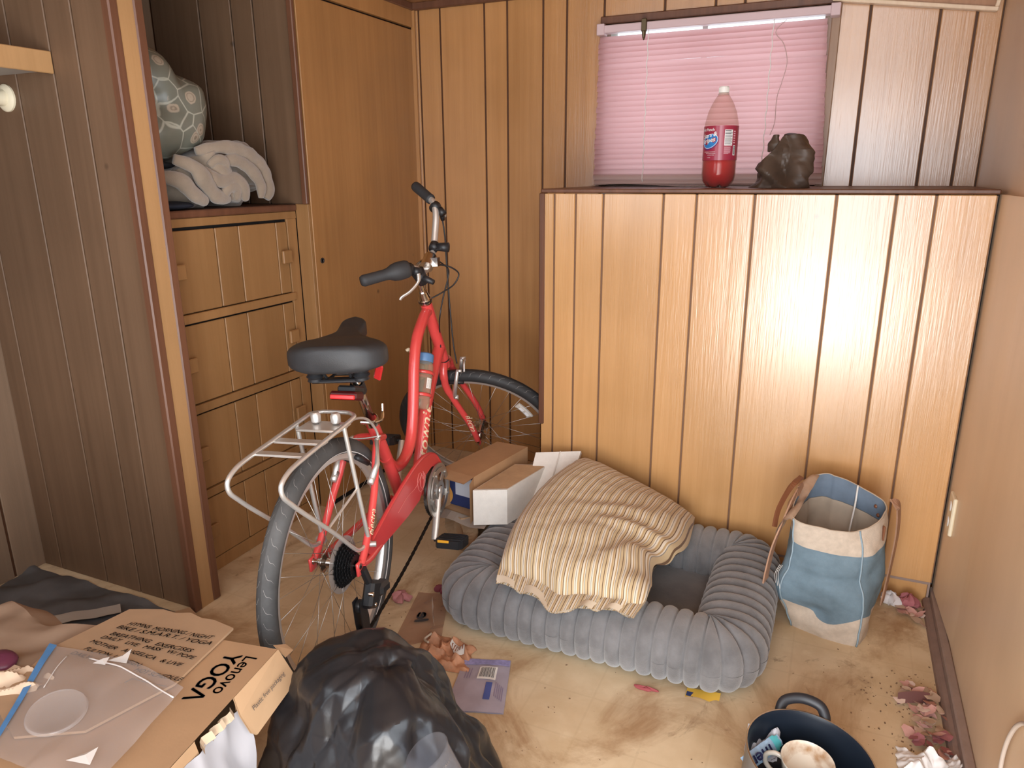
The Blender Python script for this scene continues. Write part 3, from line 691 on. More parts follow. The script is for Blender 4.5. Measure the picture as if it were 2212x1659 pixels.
# rear rack
g=MB()
for s in(-1,1):
    y=s*.066
    g.tube(bend([P(.085,s*.045,.392),P(.070,s*.062,.392),P(.04,y,.389),P(-.08,y,.382),P(-.215,y,.374),P(-.262,y,.366),P(-.288,y,.350),P(-.286,y,.325),P(-.262,y,.298),P(-.215,y,.252),P(-.10,y,.146),P(-.012,y,.058),P(.012,y,.040),P(.040,y,.034),P(.074,y,.040)],6),.0056,10)
    g.tube([P(.004,y,.384),P(.066,s*.070,.034)],.0058,10); g.tube([P(.036,s*.068,.205),P(-.125,y,.168)],.0035,8)
    g.tube([P(.060,s*.060,.030),P(.070,s*.088,.030)],.008,10)
g.tube(bend([P(.085,-.045,.392),P(.092,-.03,.392),P(.092,.03,.392),P(.085,.045,.392)],4),.0056,10)
for x,wd in((-.175,.011),(-.09,.013)): 
    for a in(-1,1): pass
    g.box(x-wd,x+wd,-.066,.066,RW+.372,RW+.378,b=.001)
g.box(-.015,.055,-.06,.06,RW+.372,RW+.379,b=.002)
rk=bpart(g,'rear_rack',M_ALU,True,angle=40)
g=MB()
for s in(-1,1): g.lathe([(.0,.024),(.008,.024),(.013,.018),(.013,.0),(.009,-.004)],P(.035,s*.028,.385),(0,0,1),14)
bpart(g,'rack_bolt',M_ALU,True,rk,angle=40)
# drivetrain
CR_=P(.5725,-.060,-.034)
g=MB(); NT=44
def ring(r0,r1,y0,y1,c,teeth=0,seg=88,td=.003):
    q=MB()
    pr=lambda i:(r1+(td*(1 if (i*teeth*2//seg)%2 else 0) if teeth else 0))
    for y in(y0,y1):
        for r_ in(0,1):
            for i in range(seg):
                th=2*PI*i/seg; rr=(r0 if r_==0 else pr(i)); q.v.append(Vector((c.x+rr*math.cos(th),c.y+y,c.z+rr*math.sin(th))))
    A=lambda yi,ri,i:(yi*2+ri)*seg+(i%seg)
    for i in range(seg):
        q.f+= [(A(0,0,i),A(0,1,i),A(0,1,i+1),A(0,0,i+1)),(A(1,0,i),A(1,0,i+1),A(1,1,i+1),A(1,1,i)),(A(0,1,i),A(1,1,i),A(1,1,i+1),A(0,1,i+1)),(A(0,0,i),A(0,0,i+1),A(1,0,i+1),A(1,0,i))]
    return q
g.add(ring(.074,.092,-.018,-.012,CR_)); g.add(ring(.062,.078,-.024,-.020,CR_)); g.add(ring(.018,.034,-.024,-.014,CR_))
for k in range(5):
    th=2*PI*k/5+.5; g.box(.026,.08,-.020,-.014,-.012,.012,Matrix.Translation(CR_)@Matrix.Rotation(th,4,'Y'),b=.002)
for k in range(5):
    th=2*PI*k/5+.5; g.lathe([(.0,-.028),(.006,-.028),(.006,-.02)],CR_+Vector((math.cos(th)*.07,0,-math.sin(th)*.07)),(0,1,0),10)
bpart(g,'chainring_guard',mat('dull_steel',(.46,.44,.41),.4,.8),False)
g=MB(); g.add(ring(.07,.086,.0,.003,CR_,44)); bpart(g,'chainring',mat('dark_steel',(.16,.16,.16),.4,1),False)
for s,(dx,dz) in((-1,(-.098,-.133)),(1,(.098,.133))):
    yb=s*.082; e=P(.5725+dx,s*.088,-.034+dz)
    g=MB(); g.tube([P(.5725,s*.072,-.034),P(.5725+dx*.3,s*.080,-.034+dz*.3),e],[.017,.0125,.0115],12,flat=(1.0,.62,(0,1,0))); g.lathe([(.0,s*.009),(.014,s*.009),(.018,-s*.006)],P(.5725,s*.078,-.034),(0,1,0),16)
    bpart(g,'crank',M_ALU,angle=50)
    g=MB(); c0=P(.5725+dx,s*.150,-.034+dz)
    T=Matrix.Translation(c0)@Matrix.Rotation(R(12),4,'Y')
    outl=[(-.045,-.036),(-.030,-.046),(.030,-.046),(.045,-.036),(.045,.036),(.030,.046),(-.030,.046),(-.045,.036)]
    g.prism(outl,lambda a,b,h:T@Vector((a,b,h-.013)),.026); g.tube([e,c0],.006,8)
    for xx in(-.03,-.01,.01,.03): g.box(xx-.004,xx+.004,-.040,.040,.012,.016,T)
    pdl=bpart(g,'pedal',M_BLACK,False)
    g=MB(); g.box(-.0475,-.043,-.004,.034,.006,.0145,T,b=.001); g.box(.044,.0475,-.018,.018,-.006,.006,T,b=.001); bpart(g,'pedal_reflector',mat('amber_reflector',(.85,.42,.04),.25,coat=.8),False,pdl)
g=MB(); 
for i,rr in enumerate((.058,.053,.048,.043,.038,.033,.028)): g.add(ring(.014,rr,-.028-.0052*i,-.0262-.0052*i,P(0,0,0),26-i,seg=104,td=.003))
bpart(g,'cassette',mat('black_steel',(.02,.02,.022),.45,.6),False)
g=MB(); g.add(ring(.022,.076,-.0235,-.0225,P(0,0,0),seg=48)); bpart(g,'spoke_guard',clearplastic('smoky_disc',(.75,.72,.70),.30,.25,(.45,.42,.40)),False)
# derailleur
g=MB(); T=Matrix.Translation(P(.024,-.083,-.092))@Matrix.Rotation(R(28),4,'Y')
g.box(-.026,.030,-.016,.016,-.040,.034,T,b=.008); g.box(.018,.075,-.024,.014,-.020,.014,T@Matrix.Rotation(R(-20),4,'Y'),b=.009); g.tube([P(.006,-.075,-.010),P(.022,-.08,-.06)],.011,10)
T2=Matrix.Translation(P(-.004,-.060,-.175))@Matrix.Rotation(R(8),4,'Y')
for yy in(-.074,-.054):
    g.prism([(-.014,.062),(.014,.062),(.022,.0),(.016,-.060),(0,-.070),(-.016,-.060),(-.018,0)],lambda a,b,h:P(-.006,yy+h,-.155)+Vector((a-b*.12,0,b)),.0025)
for zz in(-.115,-.205): g.lathe([(.0,-.007),(.017,-.007),(.019,-.003),(.019,.003),(.017,.007),(.0,.007)],P(-.004-(zz+.155)*.12,-.063,zz),(0,1,0),14)
dl=bpart(g,'derailleur',M_BLACK,True,angle=35)
g=MB(); g.lathe([(.0,-.004),(.006,-.004),(.006,.01)],P(.002,-.098,-.082),(0,1,0),10); g.lathe([(.0,-.004),(.005,-.004),(.005,.01)],P(.012,-.098,-.118),(0,1,0),10); bpart(g,'derailleur_bolt',M_CHROME,True,dl)
# chain: individual links down from the ring to the jockey wheel
g=MB(); A=P(.5725-.02,-.053,-.034-.088); B=P(.015,-.062,-.212); n_=44
for i in range(n_):
    t0=i/n_; c0=A.lerp(B,t0)+Vector((0,0,-.012*math.sin(t0*PI))); dd=(B-A).normalized()
    T=Matrix.Translation(c0)@Matrix.Rotation(math.atan2(-dd.z,dd.x),4,'Y'); w_=.0035 if i%2 else .0024
    g.box(-.0075,.0075,-w_,w_,-.0042,.0042,T)
bpart(g,'chain',mat('chain_black',(.02,.018,.016),.5,.5),False,kind='stuff')
# bottle cage
g=MB()
CB=P(.664,0,.318); ca=(P(.735,0,.43)-P(.622,0,.215)).normalized(); cb=Vector((0,1,0)); cn=ca.cross(cb); cn=cn if cn.x<0 else -cn
CB=P(.700,0,.345)
def cgp(a,th,r_=.037): return CB+ca*a+(cn*math.cos(th)+cb*math.sin(th))*r_
for a in(-.008,-.085): g.tube([cgp(a,PI+t_*2*PI/24) for t_ in range(24)],.006,8,closed=True,flat=(1,.5,tuple(ca)))
for th in(PI*.75,PI*1.25): g.tube([cgp(-.12,th),cgp(.0,th)],.004,8)
bpart(g,'bottle_cage',M_RED)
# the bottle itself: a thing of its own
bt=MB(); TW=lambda v:BM@v
c0=TW(CB-ca*.13); ax=(BM.to_3x3()@ca).normalized()
wb_=thing('water_bottle',c0,'clear water bottle with blue cap held in the red bicycle frame cage','bottle')
bt.lathe([(.0,.0),(.028,.0),(.033,.006),(.034,.02),(.034,.145),(.030,.158),(.028,.163)],c0,ax,28); bt.build('bottle_body',clearplastic('clear_bottle',(.90,.86,.78),.18,.08,(.7,.6,.45)),wb_,True)
m=MB(); m.lathe([(.0305,.160),(.0315,.162),(.0315,.186),(.028,.190),(.0,.190)],c0,ax,28); m.build('cap',mat('blue_cap',(.10,.22,.42),.4),wb_,True,angle=40)
m=MB(); e1=(BM.to_3x3()@cb).normalized(); e2=ax.cross(e1)
m.tube(sm([c0+ax*.176-e2*.0+e1*.028,c0+ax*.185+e1*.045,c0+ax*.205+e1*.06,c0+ax*.20+e1*.07],5),.006,8); m.build('spout',M_IVORY,wb_,True)
def lab(x,y,lift=.0347):
    th=x/.034+1.95; u=(BM.to_3x3()@cn).normalized(); v=(BM.to_3x3()@cb).normalized(); return c0+ax*(.085+y)+(u*math.cos(th+PI)+v*math.sin(th+PI))*lift
m=MB(); m.grid(lambda u,v:lab(-.011+.022*u,-.018+.036*v),6,1); m.build('sticker',M_WHITE,wb_)
m=MB()
for i in range(9): y=-.013+i*.003; hh=(.0009,.0014,.0006)[i%3]; m.quad(lab(-.005,y,.0350),lab(.007,y,.0350),lab(.007,y+hh,.0350),lab(-.005,y+hh,.0350))
m.build('barcode',M_INK,wb_)

# ---------------------------------------------------------------- ribbed pet bed
M_PLUSH=mat('grey_plush',(.155,.150,.152),.9,spec=.15,var=.35,vs=16,sheen=.5,bump=.25,bs=260)
M_PLUSH2=mat('grey_plush_cushion',(.115,.104,.10),.95,spec=.1,var=.4,vs=9,sheen=.3,bump=.2,bs=300)
bed=thing('pet_bed',(-.53,2.0,0),'grey plush pet bed with thick ribbed rim lying on the floor below the half wall','pet bed')
bx0,bx1,by0,by1,cr=-.930,-.160,1.745,2.275,.055
path=[]
def arc(cx,cy,a0,a1,n): return [(cx+cr*math.cos(a0+(a1-a0)*i/n),cy+cr*math.sin(a0+(a1-a0)*i/n)) for i in range(n)]
crn=[(bx1-cr,by0+cr,-PI/2,0),(bx1-cr,by1-cr,0,PI/2),(bx0+cr,by1-cr,PI/2,PI),(bx0+cr,by0+cr,PI,PI*1.5)]
# even spacing by arc length measured on a mid-outer line so ribs fan round the corners
dense=[]
for k,(cx,cy,a0,a1) in enumerate(crn):
    for i in range(30):
        a=a0+(a1-a0)*i/30; dense.append((Vector((cx+cr*math.cos(a),cy+cr*math.sin(a),0)),Vector((math.cos(a),math.sin(a),0))))
    nx=crn[(k+1)%4]; e0=Vector((cx+cr*math.cos(a1),cy+cr*math.sin(a1),0)); e1=Vector((nx[0]+cr*math.cos(nx[2]),nx[1]+cr*math.sin(nx[2]),0)); nn=Vector((math.cos(a1),math.sin(a1),0))
    for i in range(90): dense.append((e0.lerp(e1,i/90),nn))
cum=[0]
for i in range(len(dense)):
    p,q=dense[i][0]+dense[i][1]*.05,dense[(i+1)%len(dense)][0]+dense[(i+1)%len(dense)][1]*.05; cum.append(cum[-1]+(q-p).length)
TOT=cum[-1]; NR=66; PER=9; NS_=NR*PER
def at_s(s):
    s%=TOT; lo,hi=0,len(dense)
    while hi-lo>1:
        md=(lo+hi)//2
        if cum[md]<=s: lo=md
        else: hi=md
    t=(s-cum[lo])/max(1e-9,cum[lo+1]-cum[lo]); a,b=dense[lo],dense[(lo+1)%len(dense)]
    return a[0].lerp(b[0],t),a[1].lerp(b[1],t).normalized()
def bed_sf(u,v):
    s=u*TOT; c,n=at_s(s); ph=(u*NR)%1
    wv=.845+.165*math.sin(PI*ph)**.45
    wob=1+.03*nz((c.x,c.y,0),5)+.02*nz((c.x*3,c.y*3,v*4),3)
    th=2*PI*v; ct,st=math.cos(th),math.sin(th)
    sg=lambda q,p:math.copysign(abs(q)**p,q)
    rx=.104*wv*wob; rz=.088*wv*wob
    z=.084+rz*sg(st,.85)
    return c+n*(rx*sg(ct,.85))+Vector((0,0,max(z,.0015+.004*abs(ct))))
m=MB(); m.grid(bed_sf,NS_,26,wu=True); m.build('rim',M_PLUSH,bed,True)
def cush(u,v):
    x=-.86+.65*u; y=1.80+.42*v; e=min(1,min(u,1-u,v,1-v)*9)
    return (x,y,.022+.05*math.sqrt(max(0,e))+.012*nz((x,y,0),6)-.018*math.exp(-((x+.32)**2+(y-2.0)**2)/.02))
m=MB(); m.grid(cush,40,30); m.build('cushion',M_PLUSH2,bed,True)
tg=MB(); o0=Vector((-1.030,1.700,.055)); ex=Vector((.10,-.60,.0)).normalized(); 
tg.grid(lambda u,v:(-1.026+.030*u-.004*math.sin(v*3),1.690-.045*u+.02*v*v*0,.012+.068*v),3,5); tgo=tg.build('brand_tag',M_WHITE,bed,True,)
t=MB(); text(t,'Smug',.030,lambda x,y:Vector((-1.024+.030*y/.04,1.6855-.045*y/.04,.016+x*.85)),shear=.3,align='LEFT',bold=.0004)
t.build('tag_lettering',mat('tag_navy',(.02,.03,.08),.5),tgo)
# ---------------------------------------------------------------- striped pillow
def stripes():
    m=bpy.data.materials.new('striped_pillowcase'); m.use_nodes=True; nt=m.node_tree; b=nt.nodes['Principled BSDF']; L=nt.links.new
    uv=_n(nt,'ShaderNodeUVMap'); se=_n(nt,'ShaderNodeSeparateXYZ'); L(uv.outputs[0],se.inputs[0])
    mu=_n(nt,'ShaderNodeMath',operation='MULTIPLY'); mu.inputs[1].default_value=1/.041; L(se.outputs[0],mu.inputs[0])
    fr=_n(nt,'ShaderNodeMath',operation='FRACT'); L(mu.outputs[0],fr.inputs[0])
    r=_n(nt,'ShaderNodeValToRGB'); r.color_ramp.interpolation='CONSTANT'
    tan=(.43,.285,.14,1); wh=(.62,.54,.43,1); br=(.13,.072,.038,1); bg=(.49,.37,.22,1); gr=(.22,.20,.18,1)
    st=[(0,br),(.05,wh),(.17,tan),(.25,wh),(.30,gr),(.335,bg),(.50,br),(.545,bg),(.66,wh),(.72,gr),(.755,wh),(.85,tan),(.93,bg)]
    el=r.color_ramp.elements; el[0].position=0; el[0].color=st[0][1]; el[1].position=st[1][0]; el[1].color=st[1][1]
    for p,c in st[2:]: e=el.new(p); e.color=c
    L(fr.outputs[0],r.inputs[0]); L(r.outputs[0],b.inputs['Base Color']); b.inputs['Roughness'].default_value=.85; b.inputs['Specular IOR Level'].default_value=.15
    b.inputs['Sheen Weight'].default_value=.15
    return m
M_STRIPE=stripes()
M_HEM=mat('pillow_hem',(.58,.48,.36),.85)
pc=[Vector((-.755,2.325,.345)),Vector((-.355,2.335,.185)),Vector((-.385,1.672,.205)),Vector((-.800,1.66,.215))]   # TL TR BR BL
def pil(u,v,side):
    a=pc[0].lerp(pc[1],u); b=pc[3].lerp(pc[2],u); p=a.lerp(b,v)
    # outline: left edge bulges, right edge dented, lower hem loose
    p.x+= -.055*math.sin(PI*v)*(1-u)**1.5 + .030*math.sin(PI*v*1.1)*u**2 - .050*math.exp(-((v-.62)/.16)**2)*u**3
    p.y+= -.075*math.exp(-((u-.47)/.11)**2)*max(0,(v-.80)/.20) + .020*math.sin(u*15+1)*max(0,(v-.88)/.12)*.5
    p.z+= -.020*max(0,(v-.85)/.15)
    e=(max(0,1-abs(2*u-1)**3.2)*max(0,1-abs(2*min(1,v/.92)-1)**3.2 if v<.92 else 0))**.5
    nrm=Vector((-.18,-.12,1)).normalized()
    h=.085*e if side>0 else -.028*e
    q=Vector((u*.42,v*.68,0))
    fold=0
    if side>0:
        d1=(q.x-.30)*.62+(q.y-.35)*.78        # long creases from the right-hand dent
        w1=math.exp(-((u-.85)/.38)**2-((v-.58)/.30)**2)
        fold=.011*w1*math.sin(d1*58+3*nz(q,6))+.006*nz(q,6)*e+.0025*nz(q,26)
        fold+=.008*max(0,(v-.80)/.20)*math.sin(u*24+6*nz(q,6))
        fold-=.022*math.exp(-((v-(.50+.22*(1-u)))/.035)**2)*max(0,u-.30)
    return p+nrm*(h+fold)
pw=MB(); pw.grid(lambda u,v:pil(u,v,1),84,96,uvfn=lambda u,v:(u*.43+.006*math.sin(v*5),v*.68))
n0=len(pw.v); pw.grid(lambda u,v:pil(1-u,v,-1),30,30,uvfn=lambda u,v:((1-u)*.43,v*.68))
po=tag(pw.build('striped_pillow',M_STRIPE,smooth=True),'large pillow in tan and brown striped case propped on the grey pet bed','pillow')
hm=MB(); hm.grid(lambda u,v:pil(u,.965+.033*v,1)+Vector((0,0,.0012)),84,2); hm.build('hem',M_HEM,po,True)

# ---------------------------------------------------------------- blue and cream tote bag
M_BLUE=mat('blue_canvas',(.165,.235,.285),.85,spec=.15,var=.16,vs=30,bump=.2,bs=420)
M_LINEN=mat('cream_linen',(.57,.48,.39),.9,spec=.1,var=.14,vs=60,bump=.25,bs=420)
M_SEAM=mat('pale_blue_piping',(.27,.36,.42),.8)
M_LIN2=mat('bag_lining',(.50,.41,.32),.9,spec=.1,var=.15,vs=12)
M_STRAP=mat('tan_leather',(.40,.225,.14),.6,var=.2,vs=20)
M_STRAP2=mat('tan_webbing',(.46,.32,.225),.85,var=.15,vs=40)
M_BRLEATHER=mat('brown_leather',(.20,.075,.035),.45)
tote=thing('tote_bag',(.09,2.14,0),'open blue canvas tote bag with cream bands standing against the half wall','bag')
base=[Vector((-.020,2.090,0)),Vector((.178,2.045,0)),Vector((.212,2.215,0)),Vector((.012,2.255,0))]
rim=[Vector((-.046,2.045,.365)),Vector((.150,2.055,.352)),Vector((.222,2.200,.402)),Vector((.060,2.318,.425)),Vector((-.022,2.285,.415))]
def ringpt(cs,u,rd):
    """rounded closed loop through corners by angle-like param"""
    n=len(cs); x=u*n; i=int(x)%n; t=x-int(x)
    a,b=cs[i],cs[(i+1)%n]; p=a.lerp(b,t)
    c=sum(cs,Vector((0,0,0)))/n
    k=rd*(abs(2*t-1)**3)
    return p.lerp(c,k)
base5=[base[0],base[1],base[2],base[2].lerp(base[3],.75),base[3]]
def tote_pt(u,t,off=0):
    a=ringpt(base5,u,.10); b=ringpt(rim,u,.12)
    p=a.lerp(b,t); c=Vector((.09,2.15,p.z)); d=(p-c); d.z=0; d.normalize()
    bul=.016*math.sin(PI*min(1,t*1.05))
    fold=.006*math.sin(u*2*PI*5+t*7)*math.sin(PI*t)
    # deep buckle low on the left front
    fold-=.034*math.exp(-((u-.06)/.05)**2-((t-.20)/.07)**2)
    fold+=.030*math.exp(-(((u-.97+.5)%1-.5)/.06)**2-((t-.36)/.2)**2)
    fold+=.010*nz((p.x,p.y,p.z),11)+.004*nz((p.x,p.y,p.z),30)
    fold-=.014*math.exp(-((t-.56-.10*(u-.1))/.05)**2)*math.exp(-((u-.12)/.10)**2)
    return p+d*(bul+fold+off)
NT_=44
def tband(name,t0,t1,m,par,off=0,nn=None):
    q=MB(); k=nn or max(2,int((t1-t0)*NT_))
    lo=t0; 
    q.grid(lambda u,v:tote_pt(u,(t0(u) if callable(t0) else t0)+((t1(u) if callable(t1) else t1)-(t0(u) if callable(t0) else t0))*v,off),110,k,wu=True)
    return q.build(name,m,par,True)
lowt=lambda u:.235-.10*math.exp(-((u-.10)/.07)**2)+.05*math.exp(-((u-.0)/.05)**2)+.05*math.exp(-((u-.20)/.05)**2)
tband('canvas_body',lowt,.80,M_BLUE,tote,0,26)
tband('base_band',0.0,lowt,M_LINEN,tote,.0,10)
tband('rim_band',.80,1.0,M_LINEN,tote,.0015,8)
q=MB(); q.grid(lambda u,v:tote_pt(u,1-.17*v,-.0035),110,6,wu=True)
back=q.build('rim_lining',mat('blue_grey_lining',(.15,.20,.265),.85,var=.2,vs=14),tote,True)
q=MB(); q.grid(lambda u,v:tote_pt(u,.83-.80*v,-.006),110,16,wu=True); q.poly([tote_pt(k/40,.03,-.006) for k in range(40)]); q.build('inner_lining',M_LIN2,tote,True)
q=MB(); q.poly([tote_pt(k/40,0,0)+Vector((0,0,.001)) for k in range(40)]); q.build('bag_bottom',M_LINEN,tote)
q=MB(); q.tube([tote_pt(.20,t) +Vector((.0015,-.0015,0)) for t in [k/24 for k in range(25)]],.0026,6); q.build('side_seam',M_SEAM,tote,True)
q=MB(); q.tube([tote_pt(.0,t)+Vector((-.001,-.0015,0)) for t in [k/24 for k in range(25)]],.0026,6); q.build('side_seam',M_SEAM,tote,True)
q=MB(); q.tube([tote_pt(k/90,1.0,-.001) for k in range(90)],.0022,6,closed=True); q.build('rim_edge',M_LIN2,tote,True)
q=MB(); q.tube(sm([Vector((.128,2.262,.418)),Vector((.126,2.245,.36)),Vector((.120,2.225,.30)),Vector((.112,2.20,.22))],6),.006,8,flat=(1,.5,(0,1,0))); q.build('zipper',mat('zipper_white',(.72,.70,.66),.6),tote,True)
# straps: flat bands
def band(pts,wd,th,name,m,par,wdir):
    q=MB(); c=sm(pts,8); N=len(c)
    for i,p in enumerate(c):
        t=(c[min(i+1,N-1)]-c[max(i-1,0)]).normalized(); wv=Vector(wdir); wv=(wv-t*wv.dot(t)).normalized(); nn=t.cross(wv)
        for a,b in((-1,-1),(1,-1),(1,1),(-1,1)): q.v.append(p+wv*a*wd/2+nn*b*th/2)
    for i in range(N-1):
        for k in range(4): q.f.append((i*4+k,i*4+(k+1)%4,(i+1)*4+(k+1)%4,(i+1)*4+k))
    q.f+=[(3,2,1,0),tuple((N-1)*4+k for k in range(4))]
    return q.build(name,m,par,False)
band([(-.028,2.20,.385),(-.030,2.18,.412),(-.042,2.13,.405),(-.062,2.08,.350),(-.082,2.05,.280),(-.092,2.04,.205),(-.095,2.04,.165)],.042,.004,'strap',M_STRAP,tote,(.25,1,.25))
def flp(u,v):
    a=Vector((.018,2.285,.424)).lerp(Vector((-.040,2.055,.366)),u); k=math.sin(PI*min(1,v*1.05))
    return a+Vector((-.048-.012*math.sin(u*6),-.012,-.030))*v+Vector((-.2,0,1))*.020*k*(.6+.4*math.sin(u*9))+Vector((.0,.0,-.020*v*v))+Vector((0,0,.004*nz((u*6,v*4,0),1)))
q=MB(); q.grid(flp,24,12); q.grid(lambda u,v:Vector(flp(1-u,v))+Vector((.002,0,-.003)),24,12); q.build('folded_rim_flap',M_STRAP2,tote,True)
band([(-.030,2.190,.446),(-.056,2.130,.432),(-.080,2.085,.380),(-.086,2.065,.330)],.015,.006,'strap_trim',M_BRLEATHER,tote,(.6,.8,.1))
band([(.222,2.20,.400),(.238,2.22,.385),(.246,2.23,.30),(.243,2.24,.18),(.236,2.25,.05)],.035,.004,'strap',M_STRAP,tote,(.3,1,0))
q=MB(); q.box(-.006,.006,-.002,.003,-.022,.022,Matrix.Translation(tote_pt(.30,.90,.004))@Matrix.Rotation(R(-65),4,'Z'),b=.002); q.build('leather_tab',M_BRLEATHER,tote)
for (uu,tt) in((.44,.93),(.43,.87)):
    q=MB(); pp=tote_pt(uu,tt,-.007); dd=(Vector((.09,2.15,pp.z))-pp).normalized(); q.lathe([(.0,.004),(.0045,.003),(.006,0)],pp,dd,10); q.build('rivet',M_BRLEATHER,tote,True)
q=MB()
for k in range(3): q.tube(sm([(-.060+.004*k,2.046,.222),(-.070+.004*k,2.030,.200),(-.066+.007*k,2.026,.172-.008*k)],4),.0006,4)
q.build('frayed_threads',M_WHITE,tote)

# ---------------------------------------------------------------- boxes between bicycle and bed
def boxT(near_l,near_r,far_l): pass
bxo=thing('brown_carton',(-1.10,2.24,0),'long brown open-ended carton lying beside the bicycle pedal','box')
A=Vector((-1.195,2.075,0)); B_=Vector((-1.058,2.045,0)); C_=Vector((-1.000,2.383,0)); D_=Vector((-1.130,2.388,0)); z0,z1=.175,.330
m=MB(); U=lambda v,z:Vector((v.x,v.y,z)); th=.004
m.quad(U(A,z1),U(B_,z1),U(C_,z1),U(D_,z1)); m.quad(U(B_,z0),U(C_,z0),U(C_,z1),U(B_,z1)); m.quad(U(A,z0),U(A,z1),U(D_,z1),U(D_,z0)); m.quad(U(D_,z0),U(D_,z1),U(C_,z1),U(C_,z0)); m.quad(U(A,z0),U(D_,z0),U(C_,z0),U(B_,z0))
iA,iB,iC,iD=[v+d for v,d in((A,Vector((th,0,0))),(B_,Vector((-th,0,0))),(C_,Vector((-th,-th,0))),(D_,Vector((th,-th,0))))]
m.quad(U(iA,z1-th),U(iD,z1-th),U(iC,z1-th),U(iB,z1-th)); m.quad(U(iB,z0+th),U(iB,z1-th),U(iC,z1-th),U(iC,z0+th)); m.quad(U(iA,z0+th),U(iD,z0+th),U(iD,z1-th),U(iA,z1-th)); m.quad(U(iA,z0+th),U(iB,z0+th),U(iC,z0+th),U(iD,z0+th))
m.build('carton_shell',M_CARD,bxo)
m=MB(); fa=Vector((-.012,-.052,-.006)); m.quad(U(A,z1),U(B_,z1),U(B_,z1)+fa,U(A,z1)+fa+Vector((-.02,.0,0))); m.quad(U(A,z1-.0025),U(B_,z1-.0025),U(B_,z1-.0025)+fa,U(A,z1-.0025)+fa+Vector((-.02,.0,0))); m.build('top_flap',M_CARD,bxo)
m=MB(); fb=Vector((.006,-.045,0)); m.quad(U(B_,z0),U(B_,z1),U(B_,z1)+fb+Vector((0,0,-.01)),U(B_,z0)+fb+Vector((0,0,.0))); m.build('side_flap',M_CARD,bxo)
m=MB(); T=Matrix.Translation((-1.128,2.17,z0+.001))@Matrix.Rotation(R(-9),4,'Z')
pk=thing('blue_packet',(-1.128,2.17,z0+.005),'blue and white retail packet pushed inside the open brown carton','packet')
m.box(-.056,.056,-.075,.10,.004,.125,T,b=.003); m.build('packet_box',mat('packet_navy',(.02,.035,.12),.45),pk)
m=MB(); m.box(-.020,.054,-.0765,-.0745,.050,.120,T); m.build('white_panel',mat('packet_white',(.50,.52,.58),.5),pk)
m=MB(); m.grid(lambda u,v:T@Vector((-.044+.012*math.sin(PI*v)*(2*u-1),-.0768,.012+.06*v)),4,8); m.build('orange_motif',mat('packet_orange',(.65,.33,.08),.5),pk)
tcx=MB()
def torn(u,v):
    x=-1.205+.165*u; z=.002+.165*v; y=2.09-.03*u+.03*math.sin(u*5)+.03*v*math.sin(u*9)
    return (x+.02*nz((u*4,v*4,0)),y+.03*nz((u*3,v*3,5))-.05*(1-v)*max(0,u-.5),z)
tcx.grid(torn,16,14); n1=len(tcx.v)
tcx.grid(lambda u,v:Vector(torn(1-u,v))+Vector((0,.004,0)),16,14)
tco=tag(tcx.build('torn_cardboard',M_CARD2),'torn crumpled cardboard piece under the brown carton by the pedal','cardboard')
m=MB(); m.grid(lambda u,v:(-1.195+.19*u,2.03+.055*v-.02*u,.158+.012*v+.006*math.sin(u*7)),6,3); m.build('torn_top_flap',mat('grey_card',(.36,.29,.24),.8),tco)
# a second low carton holding the brown one up
lc=thing('low_carton',(-1.10,2.26,0),'low dark cardboard box tucked under the brown carton','box')
MB().box(-1.19,-1.052,2.165,2.38,0,.172,b=.002).build('carton_body',M_CARD2,lc)
fl_=MB(); fl_.box(-1.36,-1.10,2.52,2.64,.0,.045,b=.002)
# white styrofoam pieces
M_FOAM=mat('styrofoam',(.78,.74,.68),.8,var=.06,vs=40,bump=.3,bs=300)
M_FOAMTOP=mat('foam_dusty_top',(.50,.34,.20),.85,var=.2,vs=14)
fo=thing('styrofoam_end_cap',(-.98,2.1,.172),'white styrofoam end block with tan cardboard top resting on the pet bed rim','foam')
FA,FB,FC,FD=Vector((-1.042,2.005,0)),Vector((-.938,2.055,0)),Vector((-.885,2.30,0)),Vector((-1.000,2.26,0))
m=MB(); lo=[U(FA,.171),U(FB,.171),U(FC+Vector((.0,-.04,0)),.176),U(FD,.176)]; hi=[U(FA,.300),U(FB,.300),U(FC,.305),U(FD,.305)]
m.poly(list(reversed(lo))); m.poly(hi)
for i in range(4): j=(i+1)%4; m.quad(lo[i],lo[j],hi[j],hi[i])
m.build('foam_block',M_FOAM,fo)
m=MB(); m.poly([p+Vector((0,0,.0012)) for p in (hi[0].lerp(hi[2],.03),hi[1].lerp(hi[3],.03),hi[2].lerp(hi[0],.02),hi[3].lerp(hi[1],.02))]); m.build('dusty_top',M_FOAMTOP,fo)
m=MB(); q0=FA.lerp(FB,.40); dirn=(FB-FA).normalized(); m.box(-.004,.004,-.0025,.002,.172,.299,Matrix.Translation(q0)@Matrix.Rotation(math.atan2(dirn.y,dirn.x),4,'Z')); m.build('moulded_rib',M_FOAM,fo)
fs=thing('styrofoam_slab',(-.86,2.22,.1),'white styrofoam slab leaning between foam block and striped pillow','foam')
m=MB(); a,b,c,d=Vector((-.935,2.305,.345)),Vector((-.775,2.345,.360)),Vector((-.80,2.155,.125)),Vector((-.925,2.11,.125)); 
nrm=(b-a).cross(d-a).normalized(); nrm=nrm if nrm.z>0 else -nrm
hi=[a,b,c,d]; lo=[p-nrm*.022 for p in hi]
m.poly(hi); m.poly(list(reversed(lo)))
for i in range(4): j=(i+1)%4; m.quad(hi[i],lo[i],lo[j],hi[j])
m.build('slab',M_FOAM,fs)
